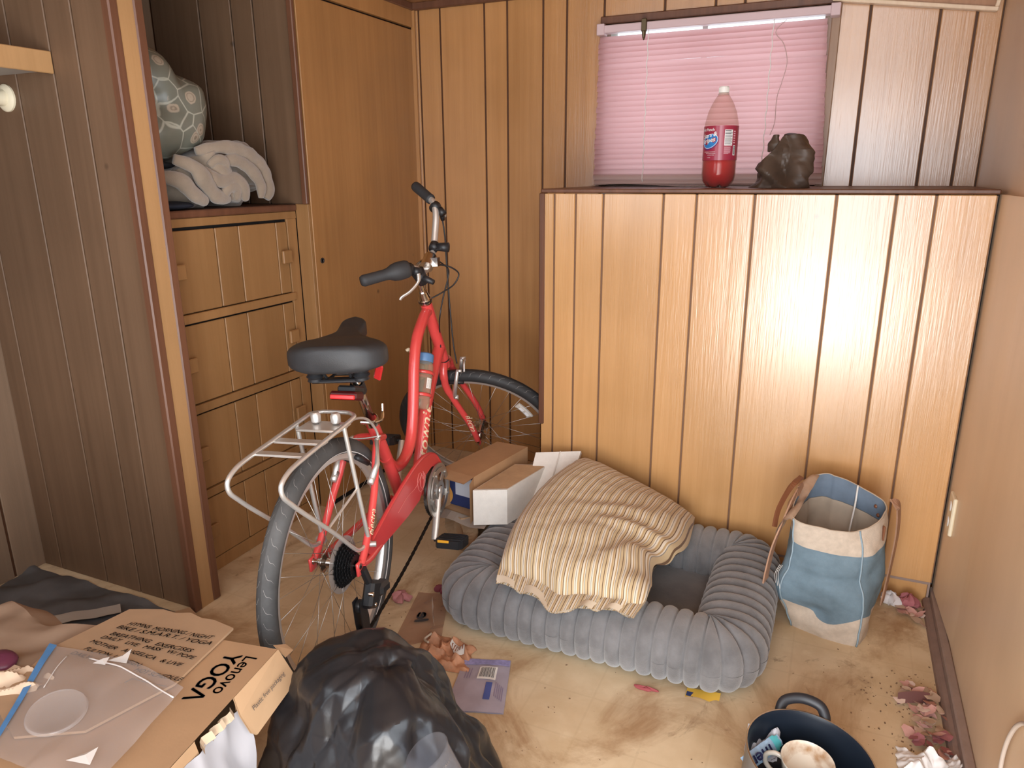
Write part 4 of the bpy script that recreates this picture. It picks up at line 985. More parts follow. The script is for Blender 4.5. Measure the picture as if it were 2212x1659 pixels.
m=MB(); e=a.lerp(b,.55); g_=d.lerp(c,.5); m.tube([e+nrm*.001,e.lerp(g_,.45)+nrm*.001],.005,6,flat=(1,.5,tuple(nrm))); m.build('slab_rib',M_FOAM,fs)
fb_=thing('flattened_carton',(-1.25,2.62,0),'flattened brown cardboard on the floor under the front wheel by the back wall','cardboard')
MB().box(-1.42,-1.02,2.575,2.80,0.001,.012,b=.001).build('sheet',M_CARD2,fb_); MB().box(-1.30,-1.0,2.66,2.82,.0125,.02,Matrix.Identity(4),b=.001).build('folded_flap',M_CARD2,fb_)

# ---------------------------------------------------------------- on the ledge: drink bottle, paper bag
LZ=1.2760
db=thing('drink_bottle',(-.400,2.62,LZ),'large plastic bottle of red fruit punch standing on the ledge','bottle')
c0=Vector((-.400,2.62,LZ))
prof=[(.0,.012),(.016,.006),(.028,.0),(.040,.004),(.0525,.022),(.0555,.045),(.0555,.075),(.0550,.10),(.0550,.180),(.0555,.185),(.054,.205),(.046,.240),(.034,.268),(.022,.288),(.0155,.296),(.0140,.302)]
m=MB(); m.lathe(prof,c0,(0,0,1),40); 
for i,v in enumerate(m.v):
    h=v.z-c0.z
    if h<.03:
        an=math.atan2(v.y-c0.y,v.x-c0.x); v.z+=.008*max(0,math.cos(an*5))*(1-h/.03)
m.build('bottle_shell',clearplastic('pet_shell',(.95,.87,.83),.05,.1,(.50,.36,.32),.40),db,True)
m=MB(); m.lathe([(r*.965,h+.001) for r,h in prof if h<.09 and r>0]+[(.0535,.092),(.0,.092)],c0,(0,0,1),40)
for v in m.v:
    h=v.z-c0.z
    if h<.03:
        an=math.atan2(v.y-c0.y,v.x-c0.x); v.z+=.008*max(0,math.cos(an*5))*(1-h/.03)
m.build('red_drink',mat('red_drink',(.42,.018,.02),.15,spec=.5),db,True)
m=MB(); m.lathe([(.0562,.088),(.0562,.196)],c0,(0,0,1),48); lbl=m.build('paper_label',mat('crimson_label',(.33,.028,.06),.35,coat=.3),db,True)
def bl_map(x,y,lift=.0565):                                   # x metres round the bottle from the camera-facing line, + to the right
    a0=math.atan2(0-c0.y,0-c0.x); an=a0+x/.0562; return c0+Vector((math.cos(an)*lift,math.sin(an)*lift,y))
def patch(mb,x0,x1,y0,y1,lift=.0566,nx=6): mb.grid(lambda u,v:bl_map(x0+(x1-x0)*u,y0+(y1-y0)*v,lift),nx,1)
m=MB(); n=24
m.v.append(bl_map(-.034,.145,.0566)); 
for k in range(n): a=2*PI*k/n; m.v.append(bl_map(-.036+.030*math.cos(a)+.005*math.sin(a),.143+.023*math.sin(a)+.005*math.cos(a),.0566))
for k in range(n): m.f.append((0,1+k,1+(k+1)%n))
m.build('purple_shadow',mat('label_purple',(.12,.03,.14),.4),lbl)
for nm,mm,sc,lf in(('oval_border',mat('label_pale_blue',(.55,.68,.85),.4),1.0,.0568),('oval_badge',mat('label_blue',(.03,.20,.52),.4),.92,.0570)):
    m=MB(); m.v.append(bl_map(-.036,.150,lf))
    for k in range(n): a=2*PI*k/n; m.v.append(bl_map(-.037+sc*(.029*math.cos(a)),.148+sc*(.0225*math.sin(a)+.006*math.cos(a)),lf))
    for k in range(n): m.f.append((0,1+k,1+(k+1)%n))
    m.build(nm,mm,lbl)
WL=mat('label_white',(.80,.80,.80),.5)
m=MB()
text(m,'Stars &',.0190,lambda x,y:bl_map(x-.0680,y+x*.18+.1490+.0065,.0573),shear=.1,bold=.0004)
text(m,'Stripes',.0200,lambda x,y:bl_map(x-.0730,y+x*.18+.1340+.0045,.0573),shear=.1,bold=.0004)
text(m,'Fruit Punch',.0125,lambda x,y:bl_map(x-.0790,y+.1800,.0570),bold=.0003)
text(m,'ARTIFICIALLY FLAVORED',.0038,lambda x,y:bl_map(x-.058,y+.1130,.0570)); text(m,'FRUIT PUNCH SODA',.0038,lambda x,y:bl_map(x-.050,y+.1080,.0570)); text(m,'CAFFEINE FREE',.0038,lambda x,y:bl_map(x-.0435,y+.1030,.0570)); text(m,'2 LITERS',.0034,lambda x,y:bl_map(x-.044,y+.0955,.0570))
m.build('label_lettering',WL,lbl)
m=MB(); patch(m,.012,.040,.1335,.1830); m.build('nutrition_panel',WL,lbl)
m=MB()
for k,(y,h) in enumerate(((.178,.0028),(.1735,.001),(.1715,.001),(.169,.0018),(.164,.001),(.161,.0016),(.157,.001),(.1545,.001),(.152,.001),(.1495,.001),(.147,.001),(.1435,.0018),(.140,.001),(.137,.001))): patch(m,.0135,.0385 if k%3 else .034,y,y+h,.0570,4)
m.build('nutrition_print',M_INK,lbl)
m=MB()
for k in range(9): patch(m,.012,.036-(.008 if k==8 else .002*(k%2)),.1285-k*.0026,.1297-k*.0026,.0568,4)
for k in range(6): patch(m,.044,.052,.176-k*.007,.1795-k*.007,.0568,2)
m.build('small_print',mat('label_pink_print',(.72,.42,.48),.5),lbl)
m=MB(); patch(m,.0445,.0545,.103,.1345,.0568,3); m.build('barcode_patch',WL,lbl)
m=MB()
for k in range(10): patch(m,.0462,.0530,.106+k*.0026,.1072+k*.0026+(.0004 if k%3 else .0008),.0571,2)
m.build('barcode',M_INK,lbl)
m=MB(); m.lathe([(.0172,.294),(.0185,.296),(.0172,.298)],c0,(0,0,1),24); m.build('neck_ring',clearplastic('neck',(.85,.78,.74),.4,.1,(.7,.6,.55)),db,True)
m=MB(); m.lathe([(.0152,.300),(.0160,.301),(.0160,.317),(.0145,.3195),(.0,.3195)],c0,(0,0,1),28)
for k in range(28): 
    a=2*PI*k/28; m.box(.0155,.0166,-.0007,.0007,.302,.316,Matrix.Translation(c0)@Matrix.Rotation(a,4,'Z'))
m.build('bottle_cap',M_WHITE,db,False)
# crumpled dark brown paper bag
def crease(p,seed,fr,amp):
    rs=random.Random(seed); s=0
    for k in range(7):
        d=Vector((rs.uniform(-1,1),rs.uniform(-1,1),rs.uniform(-1,1))).normalized(); f=fr*rs.uniform(.6,1.6); ph=rs.random()*9
        s+=abs(((p.dot(d)*f+ph+.6*nz(p,fr*.5,(k,seed,0)))%2)-1)-.5
    return s*amp/2.2
pb0=Vector((-.200,2.60,LZ))
def pbag(u,v):
    a=2*PI*u; ca,sa=math.cos(a),math.sin(a)
    sg=lambda q,p:math.copysign(abs(q)**p,q)
    wx=.089-.030*v**1.2; wy=.060-.024*v
    z=.165*v
    cx=-.004+.012*v
    if v>.72: k=(v-.72)/.28; wx*=1-.55*k; wy*=1-.3*k
    x=cx+sg(ca,.7)*wx; y=sg(sa,.7)*wy
    if ca<-.2: z-=.055*v*min(1,(-ca-.2)*2)          # shoulder on the left drops
    p=Vector((x,y,z)); d=Vector((ca,sa*.8,0))
    return pb0+p+d*(crease(p,3,13,.040))*(0.25+.75*min(1,v*4))+d*crease(p,13,27,.016)+Vector((0,0,.012*nz(p,25)*v))
m=MB(); m.grid(pbag,120,70,wu=True); top=[len(m.v)-120+i for i in range(120)]; m.f.append(tuple(top)); m.f.append(tuple(range(119,-1,-1)))
pb=tag(m.build('paper_bag',mat('dark_brown_paper',(.085,.056,.040),.45,var=.25,vs=14,spec=.35),smooth=True,angle=16),'small crumpled dark brown paper bag standing on the ledge','bag')
m=MB()
def knob(u,v):
    a=2*PI*u; p=Vector((.024*math.cos(a)*(1-.55*v),.022*math.sin(a)*(1-.5*v),.052*v)); return pb0+Vector((-.022,-.012,.112))+p+Vector((math.cos(a),math.sin(a),.3))*crease(p,8,40,.009)
m.grid(knob,28,14,wu=True); m.f.append(tuple(len(m.v)-28+i for i in range(28))); m.build('twisted_top',pb.data.materials[0],pb,True,angle=40)
# flat sheets lying behind the bottle on the ledge
pp=MB(); pp.grid(lambda u,v:(-.90+.50*u,2.74+.16*v,LZ+.002+.008*max(0,math.sin(u*4+.5))*(1-v)),14,3)
tag(pp.build('loose_paper',mat('loose_paper',(.62,.57,.50),.7),smooth=True),'loose white paper sheet lying flat on the ledge under the blind','paper')

# ---------------------------------------------------------------- black trash bag in the foreground
M_TRASH=mat('black_bin_liner',(.013,.013,.015),.30,spec=.55,bump=.12,bs=40)
tc=Vector((-.755,1.025,0))
def tri(x): return abs((x%2)-1)
def trash(u,v):
    a=2*PI*u; ca,sa=math.cos(a),math.sin(a)
    if v<.88: k=v/.88; z=.420*k; r_=.292*(1-k**1.55)**.78+.060*k**3
    else: k=(v-.88)/.12; z=.420+.008*math.sin(k*PI/2); r_=.060*(1-k)
    r_*=1+.09*math.cos(2*a+.6)
    p=Vector((r_*ca,r_*sa*.98,z)); kk=min(1,r_/.12)
    d=Vector((ca*kk,sa*kk,.25+.75*(1-kk))).normalized()
    q=Vector((p.x,p.y,p.z*.55))
    pl=(tri(u*9+2.6*nz(q,4.1)+.5)-.5)*.034*kk*max(0,1-z/.38)
    cr_=crease(q,21,4.6,.060)+crease(q,5,10,.032)+crease(q,47,22,.014)
    w=min(1,.3+v*2.2)*(1-.6*max(0,v-.75)/.25)
    return tc+p+d*((pl+.016*nz(q,3.3,(4,1,2))+cr_)*w)
m=MB(); m.grid(trash,240,120,wu=True)
for v in m.v: v.z=max(v.z,.001)
tb=tag(m.build('trash_bag',M_TRASH,smooth=True,origin=tc,angle=24),'bulging shiny black plastic trash bag in the foreground beside the rear wheel','trash bag')
# clear plastic cup lying on it
M_CUP=clearplastic('clear_cup',(.90,.90,.92),.03,.08,(.34,.33,.34),.32)
cu=thing('plastic_cup',(-.53,.86,.27),'clear plastic cup with smudged print tipped over on the black trash bag','cup')
cax=(Vector((0,0,1))*math.cos(R(30))+Vector((-.913,-.407,0))*math.sin(R(30))).normalized(); cc=Vector((-.567,.892,.348))-cax*.093
m=MB(); m.lathe([(.0,.0),(.028,.0),(.030,.004),(.0405,.088),(.0425,.090),(.0430,.093),(.0420,.095),(.0405,.093),(.0395,.088),(.029,.006)],cc,cax,40); m.build('cup_wall',M_CUP,cu,True)
e1=cax.orthogonal().normalized(); e2=cax.cross(e1)
def cupmap(x,y):
    rr=.031+.0098*(y/.09); tod=(Vector((0,0,1.32))-cc).normalized(); tod=(tod-cax*tod.dot(cax)).normalized(); sd=cax.cross(tod); an=x/.038; return cc+cax*y+(tod*math.cos(an)+sd*math.sin(an))*(rr+.0012)
m=MB(); text(m,'MADE  LOCALLY',.0075,lambda x,y:cupmap(x-.030,y+.070)); m.build('cup_print',M_INKBLUE,cu)

# ---------------------------------------------------------------- pile at lower left: carton base, laptop box, cardboard sign, clear bags
ZT=.380
cb=thing('base_carton',(-1.35,.70,0),'big plain cardboard carton under the cardboard sign at the lower left','box')
MB().box(-1.74,-1.06,.32,.905,0,.306,b=.003).build('carton_body',M_CARD2,cb)
lb=thing('laptop_box',(-1.05,.75,.306),'flat brown laptop shipping box with black printed lettering and torn side','box')
Bc=Vector((-.974,.983,0)); e_y=Vector((.052,-.319,0)).normalized(); e_x=Vector((-e_y.y,e_y.x,0)); e_x=-e_x if e_x.x>0 else e_x   # e_x points left
LBW,LBL,zb=.34,.52,.308
def LB(a,b,z): return Vector((Bc.x,Bc.y,z))+e_x*a+e_y*b
M_LAP=mat('kraft_box',(.42,.255,.138),.72,var=.10,vs=9,bump=.05,bs=150)
m=MB(); m.box(0,LBL,-LBW,0,zb,ZT)        # re-map: x along length, y left
m.v=[LB(-q.y,q.x,q.z) for q in m.v]
# replace the right side face by one with a torn hole
hole=[(.150,ZT-.001),(.158,ZT-.012),(.165,ZT-.020),(.172,ZT-.034),(.180,ZT-.040),(.190,ZT-.055),(.205,ZT-.048),(.215,ZT-.030),(.235,ZT-.020),(.245,ZT-.006),(.250,ZT-.001)]
m.f=[f for f in m.f if not all(abs((m.v[i]-Vector((Bc.x,Bc.y,m.v[i].z))).dot(e_x))<1e-5 for i in f)]
m.build('box_body',M_LAP,lb)
s=MB()
def side(b,z,h=0): return LB(-.001-h,b,z)
s.poly([side(0,zb),side(.150,zb),side(.150,ZT),side(0,ZT)])
hb=[(.150,zb+.012)]+[(b,z-.004) for b,z in hole[1:-1]]+[(.262,zb+.018)]
low=[(.150,zb),(LBL,zb),(LBL,ZT),(.262,ZT)]+[(b,z) for b,z in ((.262,ZT-.004),(.255,zb+.035),(.248,zb+.022),(.236,zb+.030),(.225,zb+.016),(.208,zb+.011),(.192,zb+.019),(.175,zb+.009),(.162,zb+.016),(.150,zb+.010))]
s.poly([side(b,z) for b,z in low]); s.build('side_panel',M_LAP,lb)
s=MB(); s.poly([side(-.012,zb-.004,.030),side(.140,zb-.012,.034),side(.152,zb+.002,.030),side(.158,ZT-.030,.016),side(.150,ZT+.0005,.0),side(0,ZT+.0005,0)]); s.poly([side(-.012,zb-.006,.027),side(.140,zb-.014,.031),side(.152,zb,.027),side(.158,ZT-.032,.013),side(.150,ZT-.002,-.003),side(0,ZT-.002,-.003)]); fo_=s.build('flap_panel',mat('kraft_light',(.50,.315,.175),.7,var=.06,vs=8),lb)
t=MB()
def flm(x,y): 
    o=side(.128,zb+.030,.0205); return o+(-e_y)*x+Vector((0,0,1))*y*.93+e_x*(y*.42)-e_x*(.0028)
text(t,'Plastic free packaging',.0128,flm); t.build('side_print',M_INK,fo_)
s=MB(); s.poly([LB(0,0,ZT+.001),LB(.01,-.0,ZT+.008),LB(.004,-.035,ZT-.012),LB(-.010,-.040,ZT-.028),LB(-.012,-.006,ZT-.022)]); s.build('end_tab',M_LAP,lb)
s=MB()
for k in range(3):
    rr=random.Random(k); a0=.165+.03*k; s.grid(lambda u,v:side(a0+.03*u,ZT-.008-.014*v-.01*u,.006*math.sin(u*5+k)+.008*v),4,3)
s.build('torn_edge',mat('torn_kraft',(.42,.31,.21),.85),lb)
t=MB()
def topmap(ox,oy):
    o=LB(ox,oy,ZT+.0009); return lambda x,y:o+e_y*x-e_x*y
text(t,'Lenovo',.0385,topmap(.050,.034),bold=.0002)
text(t,'YOG\u039b',.050,topmap(.092,.036),bold=.0010)
t.build('top_print',M_INK,lb)
wp=MB()
def wpf(u,v): 
    o=side(.14+.17*u,ZT-.028-.30*v,.004+.026*math.sin(min(1,v*2)*1.3)); return o+Vector((.018*nz((u*3,v*3,1),1),.018*nz((u*3,v*3,7),1),.01*nz((u*6,v*6,2),1)))+(-e_x)*crease(Vector((u*.2,v*.3,0)),9,9,.010)
wp.grid(wpf,22,26)
tag(wp.build('white_paper_wad',mat('white_tissue_sheet',(.36,.345,.36),.8),smooth=True,angle=30),'crumpled white packing paper spilling from the torn laptop box side','paper')
# handwritten cardboard sign: corners as lying on the pile
sg=thing('cardboard_sign',(-1.25,.88,ZT),'thin cardboard sign with handwritten list in marker lying on the pile','sign')
g2=lambda x,y,z=ZT+.004:Vector((x,y,z))
outl=[(-1.105,.995),(-1.165,1.000),(-1.195,.995),(-1.235,1.000),(-1.262,.985),(-1.300,.985),(-1.335,.972),(-1.372,.955),(-1.400,.790),(-1.34,.640),(-1.22,.600),(-1.12,.66),(-1.075,.812)]
m=MB(); m.prism(outl,lambda a,b,h:g2(a,b,ZT+.003+h+.004*nz((a,b,0),9)),.005); m.build('sheet',mat('sign_kraft',(.40,.255,.150),.75,var=.12,vs=8,bump=.05,bs=90),sg)
LN=[('HYMNS  MORNING / NIGHT',(-1.321,.906),(-1.113,.941),.017),('BIKE / S.M.A.R.T. / YOGA',(-1.333,.888),(-1.101,.925),.017),('BREATHING   EXERCISES',(-1.325,.868),(-1.118,.890),.016),('DAILY   LIVE   MASS   W/ POPE',(-1.332,.851),(-1.095,.878),.0145),('MOTHER   ANGELICA   & LIVE',(-1.340,.831),(-1.102,.850),.0145),('FULTON  J.   SHEEN',(-1.329,.812),(-1.176,.818),.0145),('DAILY',(-1.341,.791),(-1.289,.792),.0145),('HOT SCHEDULE',(-1.176,.803),(-1.066,.817),.0155)]
for k,(bdy,p0,p1,sz) in enumerate(LN):
    V,_f=text_geo(bdy,sz,.22); wd=max(v.x for v in V); e=(Vector((*p1,0))-Vector((*p0,0))); kx=e.length/wd; e.normalize(); up=Vector((-e.y*.6+.10,e.x,0))
    t=MB(); text(t,bdy,sz,lambda x,y,p0=p0,e=e,kx=kx,up=up,k=k:Vector((p0[0],p0[1],ZT+.0125))+e*x*kx+up*(y+.0012*math.sin(x*60+k*2)),shear=.22,bold=.00025)
    t.build('handwriting',M_INKBLUE,sg)
t=MB(); t.tube([(-1.160,.772,ZT+.0128),(-1.156,.787,ZT+.0128),(-1.12,.790,ZT+.0128),(-1.077,.797,ZT+.0128)],.0009,4); t.build('handwritten_line',M_INKBLUE,sg)
# big brown paper bag flattened to the left of the sign
bg=MB(); bg.grid(lambda u,v:(-1.80+.48*u+.03*v,.60+.36*v-.05*(1-u)*v+.02*math.sin(u*9),ZT-.060+.052*min(1,min(u*5,v*5,(1-v)*6))+.010*crease(Vector((u*.5,v*.4,0)),31,12,1.0)),40,30)
tag(bg.build('flat_paper_bag',mat('paper_bag_kraft',(.33,.225,.155),.8,var=.12,vs=8),smooth=True,angle=30),'wrinkled flat brown paper bag left of the handwritten cardboard sign','bag')
# clear zip bag with blue closure strip lying on top
M_FILM=clearplastic('clear_film',(.93,.91,.90),.20,.10,(.62,.57,.55))
zb_=thing('clear_zip_bag',(-1.22,.70,ZT+.02),'clear plastic zip bag with blue strip lying over the cardboard sign','plastic bag')
zc=[Vector((-1.395,.790,0)),Vector((-1.035,.800,0)),Vector((-.985,.560,0)),Vector((-1.215,.555,0))]
def film(u,v):
    p=zc[0].lerp(zc[1],u).lerp(zc[3].lerp(zc[2],u),v); q=Vector((u*.36,v*.25,0))
    return Vector((p.x,p.y+.022*math.sin(PI*u)*(1-v),ZT+.014+.006*max(0,nz(q,9,(1,1,1))+.2)+.009*max(0,crease(q,12,14,1.0))+.010*math.sin(PI*u)*math.sin(PI*v)))
m=MB(); m.grid(film,72,58); m.build('film',M_FILM,zb_,True,angle=28)
m=MB(); m.grid(lambda u,v:Vector(film(.004+.048*u,v*.97))+Vector((-.006,0,.0025)),3,26)
m.build('blue_strip',mat('blue_zip',(.09,.25,.52),.4,var=.15,vs=40),zb_,True)
zw=mat('zip_white',(.62,.57,.54),.3)
m=MB(); m.tube([Vector(film(.30+.70*k/20,.10+.02*k/20))+Vector((0,0,.003)) for k in range(21)],.0016,6); m.build('zip_ridge',zw,zb_,True)
m=MB(); m.tube([Vector(film(.15-.01*k/14,.10+.34*k/14))+Vector((0,0,.003)) for k in range(15)],.0010,6); m.build('zip_ridge',zw,zb_,True)
stf=clearplastic('glint_film',(.9,.9,.9),.55,.08,(.72,.67,.63))  # whiter, denser film: small raised facets painted as glints on the bag
for (u,v,w_,h_,zz) in((.50,.015,.034,.020,.020),(.40,.10,.022,.014,.010),(.80,.80,.036,.022,.016)):
    p=Vector(film(u,v)); m=MB(); m.v=[p+Vector((-w_*.7,-h_*.8,.003)),p+Vector((w_*.6,-h_*.4,.004)),p+Vector((w_*.35,h_*.7,zz)),p+Vector((-w_*.1,h_*.2,.008)),p+Vector((w_*.1,-h_*.1,.012))]; m.f=[(0,1,4),(1,2,4),(2,3,4),(3,0,4)]
    m.build('film_glint',stf,zb_,False)
ld=thing('plastic_disc',(-1.175,.652,ZT+.02),'round translucent plastic lid lying on the clear zip bag','lid')
lc_=Vector((-1.176,.652,ZT+.033)); la=Vector((.18,-.12,1)).normalized()
m=MB(); m.lathe([(.0,.003),(.040,.003),(.043,.005),(.0465,.005),(.0485,.002),(.049,.0),(.0478,.0)],lc_,la,48); m.build('lid_disc',clearplastic('lid_plastic',(.92,.90,.89),.22,.15,(.50,.46,.44)),ld,True,angle=40)
pm=MB()
def mar(u,v): a=2*PI*u; return Vector((-1.455+.035*math.cos(a)*math.sin(PI*v),.722+.03*math.sin(a)*math.sin(PI*v),ZT-.012+.03*(1-math.cos(PI*v))*.6))+Vector((1,0,0))*.006*nz((u*5,v*5,0),1)
pm.grid(mar,20,12,wu=True); tag(pm.build('maroon_wrapper',mat('maroon_foil',(.13,.03,.06),.35),smooth=True),'dark maroon wrapper ball at the left edge of the pile','wrapper')
tw=MB(); tw.grid(lambda u,v:(-1.43+.13*u,.63+.10*v,ZT+.004+.022*max(0,crease(Vector((u*.2,v*.2,0)),17,22,1.2)+.35)),24,24)
tag(tw.build('tan_tissue',mat('tan_tissue',(.60,.45,.32),.85),smooth=True,angle=30),'crumpled tan tissue sheet on the pile left of the blue strip','tissue')

# ---------------------------------------------------------------- closet floor litter at far left
gb=MB(); gb.grid(lambda u,v:(-2.42+.72*u-.06*v,1.07+.33*v,.003+.022*max(0,crease(Vector((u*.6,v*.35,0)),41,10,1.3)+.3)+.012*nz((u*5,v*4,0),1)),60,34)
for v in gb.v: v.z=max(.001,v.z)
tag(gb.build('grey_plastic_sheet',mat('grey_plastic',(.105,.10,.10),.42,spec=.5,var=.3,vs=9),smooth=True,angle=30),'dark grey plastic sheeting crumpled on the closet floor','plastic sheet')
for k,(x,y,a,ln,wd,lab_) in enumerate(((-2.02,1.22,.95,.26,.055,'pale grey paper strip nearest the left wall on the closet floor'),(-1.86,1.20,.95,.28,.06,'pale grey paper strip in the middle of the closet floor sheeting'),(-1.74,1.13,.9,.30,.05,'pale grey paper strip nearest the partition end'))):
    s=MB(); s.grid(lambda u,v:Vector((x,y,.030))+Vector((math.cos(a),math.sin(a),0))*(u-.5)*ln+Vector((-math.sin(a),math.cos(a),0))*(v-.5)*wd+Vector((0,0,.010*math.sin(u*5+k)+.006*nz((u*4,v*3,k),1))),12,4)
    tag(s.build('paper_strip',mat('strip_grey_%d'%k,(.40,.35,.30),.8),smooth=True),lab_,'paper','paper strips on the closet floor')
ce=MB(); ce.prism([(-1.70,1.395),(-1.55,1.26),(-1.45,1.10),(-1.60,1.03),(-1.75,1.16),(-1.83,1.30),(-1.79,1.36),(-1.76,1.37),(-1.74,1.41)],lambda a,b,h:(a,b,.012+h+.02*nz((a,b,0),4)),.004)
tag(ce.build('torn_floor_card',M_CARD2),'torn flat cardboard piece on the floor by the partition foot','cardboard')

# ---------------------------------------------------------------- bedding on the dresser
M_BLKT=mat('beige_fleece',(.30,.235,.175),.92,spec=.1,sheen=.5,var=.22,vs=11,bump=.2,bs=240)
bc=Vector((-2.03,1.915,1.222))
def blk(u,v):
    a=2*PI*u; t=PI*(v-.5)
    c=math.cos(t); d=Vector((c*math.cos(a),c*math.sin(a),math.sin(t)))
    sg=lambda q,p:math.copysign(abs(q)**p,q)
    p=Vector((.155*sg(d.x,.8),.235*sg(d.y,.85),.108*sg(d.z,.8)))
    p.z*= 1-.28*max(0,d.y-.35)
    q=p*1.0+Vector((nz(p,6,(1,0,0)),nz(p,6,(0,5,0)),nz(p,6,(0,0,9))))*.045
    w=(tri(q.y*11+q.z*13+1.2*nz(q,5))-.5)
    f=.030*math.copysign(abs(w*2)**.6,w)*.8+.022*(abs(nz(q,11,(3,3,3)))**.5-.4)+.012*nz(q,22)
    return bc+Vector((0,0,.112))+p+d*f
m=MB(); m.grid(blk,140,90,wu=True)
ss=lambda x,a,b:max(0,min(1,(x-a)/(b-a)))
for v in m.v: v.z=min(max(v.z,1.2235),1.338+.10*ss(v.y,1.70,1.93)+.004*nz(v,30))
bk_=tag(m.build('beige_blanket',M_BLKT,smooth=True),'bunched beige fleece blanket on top of the drawer chest','blanket')
# rolled end folds on the right: a spiral of thick fleece
def roll(c,r0,turns,wd,seed):
    q=MB(); pts=[]
    for i in range(60):
        t=i/59; a=-.4+turns*2*PI*t; r=r0*(1-.82*t); pts.append((c[1]+r*math.cos(a)*1.25,c[2]+r*math.sin(a)))
    q.grid(lambda u,v:(c[0]+wd*(v-.5)+.008*math.sin(u*25+seed),pts[min(59,int(u*59))][0]+.004*nz((u*9,v*4,seed),1),pts[min(59,int(u*59))][1]),59,6)
    return q
def loops(path,r,seed):
    q=MB(); c=sm(path,8); q.tube(c,[r*1.25*(1+.22*nz(p,30,(seed,0,0)))*math.sin(PI*(.08+.84*i/(len(c)-1)))**.5 for i,p in enumerate(c)],14,flat=(.8,1.1,(1,0,0))); return q
fx=-1.876
for k,(pth,r) in enumerate(((((fx-.02,1.80,1.40),(fx+.005,1.90,1.415),(fx+.005,2.00,1.395),(fx+.0,2.07,1.345),(fx-.005,2.10,1.28),(fx-.01,2.085,1.245)),.019),
    (((fx-.0,1.86,1.365),(fx+.012,1.93,1.375),(fx+.012,2.00,1.345),(fx+.008,2.045,1.295),(fx,2.05,1.25)),.016),
    (((fx,1.80,1.345),(fx+.014,1.85,1.310),(fx+.012,1.92,1.315),(fx+.012,1.96,1.285),(fx,1.975,1.245)),.018),
    (((fx-.01,1.70,1.375),(fx+.010,1.76,1.350),(fx+.012,1.80,1.300),(fx+.006,1.84,1.262),(fx,1.90,1.250)),.020),
    (((fx-.01,1.64,1.325),(fx+.008,1.70,1.310),(fx+.010,1.745,1.270),(fx,1.80,1.245)),.019),
    (((fx,1.875,1.248),(fx+.014,1.885,1.285),(fx+.012,1.925,1.285),(fx,1.935,1.248)),.014),
    (((fx,1.83,1.355),(fx+.016,1.85,1.375),(fx+.014,1.885,1.365),(fx+.008,1.89,1.33)),.013))):
    loops(pth,r,k).build('fold',M_BLKT,bk_,True)
def flower(nt,L,vec):
    pass
def floral():
    m=bpy.data.materials.new('floral_cover'); m.use_nodes=True; nt=m.node_tree; b=nt.nodes['Principled BSDF']; L=nt.links.new
    g=_n(nt,'ShaderNodeNewGeometry')
    v=_n(nt,'ShaderNodeTexVoronoi',feature='F1'); v.inputs['Scale'].default_value=13; v.inputs['Randomness'].default_value=.75; L(g.outputs['Position'],v.inputs['Vector'])
    e=_n(nt,'ShaderNodeTexVoronoi',feature='DISTANCE_TO_EDGE'); e.inputs['Scale'].default_value=13; e.inputs['Randomness'].default_value=.75; L(g.outputs['Position'],e.inputs['Vector'])
    r=_n(nt,'ShaderNodeValToRGB'); r.color_ramp.interpolation='LINEAR'; el=r.color_ramp.elements
    A=(.175,.185,.15,1); Bq=(.42,.36,.28,1); Cq=(.24,.20,.15,1)
    for i,(p,c) in enumerate(((0,Cq),(.06,Cq),(.09,Bq),(.17,Bq),(.20,Cq),(.225,Bq),(.26,Bq),(.29,A),(1,A))):
        q=el[i] if i<2 else el.new(p); q.position=p; q.color=c
    no=_n(nt,'ShaderNodeTexNoise'); no.inputs['Scale'].default_value=34; L(g.outputs['Position'],no.inputs['Vector'])
    mm=_n(nt,'ShaderNodeMath',operation='MULTIPLY_ADD'); mm.inputs[1].default_value=.18; L(no.outputs['Fac'],mm.inputs[0]); 
    sb=_n(nt,'ShaderNodeMath',operation='SUBTRACT'); sb.inputs[1].default_value=.09; L(v.outputs['Distance'],mm.inputs[2]); L(mm.outputs[0],sb.inputs[0]); L(sb.outputs[0],r.inputs[0])
    er=_n(nt,'ShaderNodeValToRGB'); er.color_ramp.elements[0].position=.012; er.color_ramp.elements[0].color=(1,1,1,1); er.color_ramp.elements[1].position=.035; er.color_ramp.elements[1].color=(0,0,0,1); L(e.outputs['Distance'],er.inputs[0])
    x=_n(nt,'ShaderNodeMix',data_type='RGBA'); L(er.outputs[0],x.inputs[0]); L(r.outputs[0],x.inputs[6]); x.inputs[7].default_value=(.42,.43,.36,1)
    L(x.outputs[2],b.inputs['Base Color']); b.inputs['Roughness'].default_value=.42; b.inputs['Coat Weight'].default_value=.35; b.inputs['Coat Roughness'].default_value=.2
    return m
fc=Vector((-2.03,1.745,1.530))
def flo(u,v):
    a=2*PI*u; t=PI*(v-.5); c=math.cos(t); d=Vector((c*math.cos(a),c*math.sin(a),math.sin(t)))
    sg=lambda q,p:math.copysign(abs(q)**p,q)
    p=Vector((.160*sg(d.x,.9),.165*sg(d.y,.9),.175*sg(d.z,.9)))
    if d.z>.3: p.y-=.08*(d.z-.3); p.x*=1-.35*(d.z-.3); p.y*=1-.25*(d.z-.3)
    f=.020*nz(p,8)+.018*crease(p,51,9,1.0)-.040*math.exp(-((p-Vector((.14,-.06,.02))).length/.055)**2)
    return fc+p+d*f
m=MB(); m.grid(flo,90,60,wu=True)
for v in m.v: v.z=max(v.z,1.376+.42*max(0,v.y-1.74)+.004*nz(v,25))
tag(m.build('bagged_comforter',floral(),smooth=True,angle=50),'grey-green floral comforter stuffed in clear plastic on top of the beige blanket','comforter')
nv=MB()
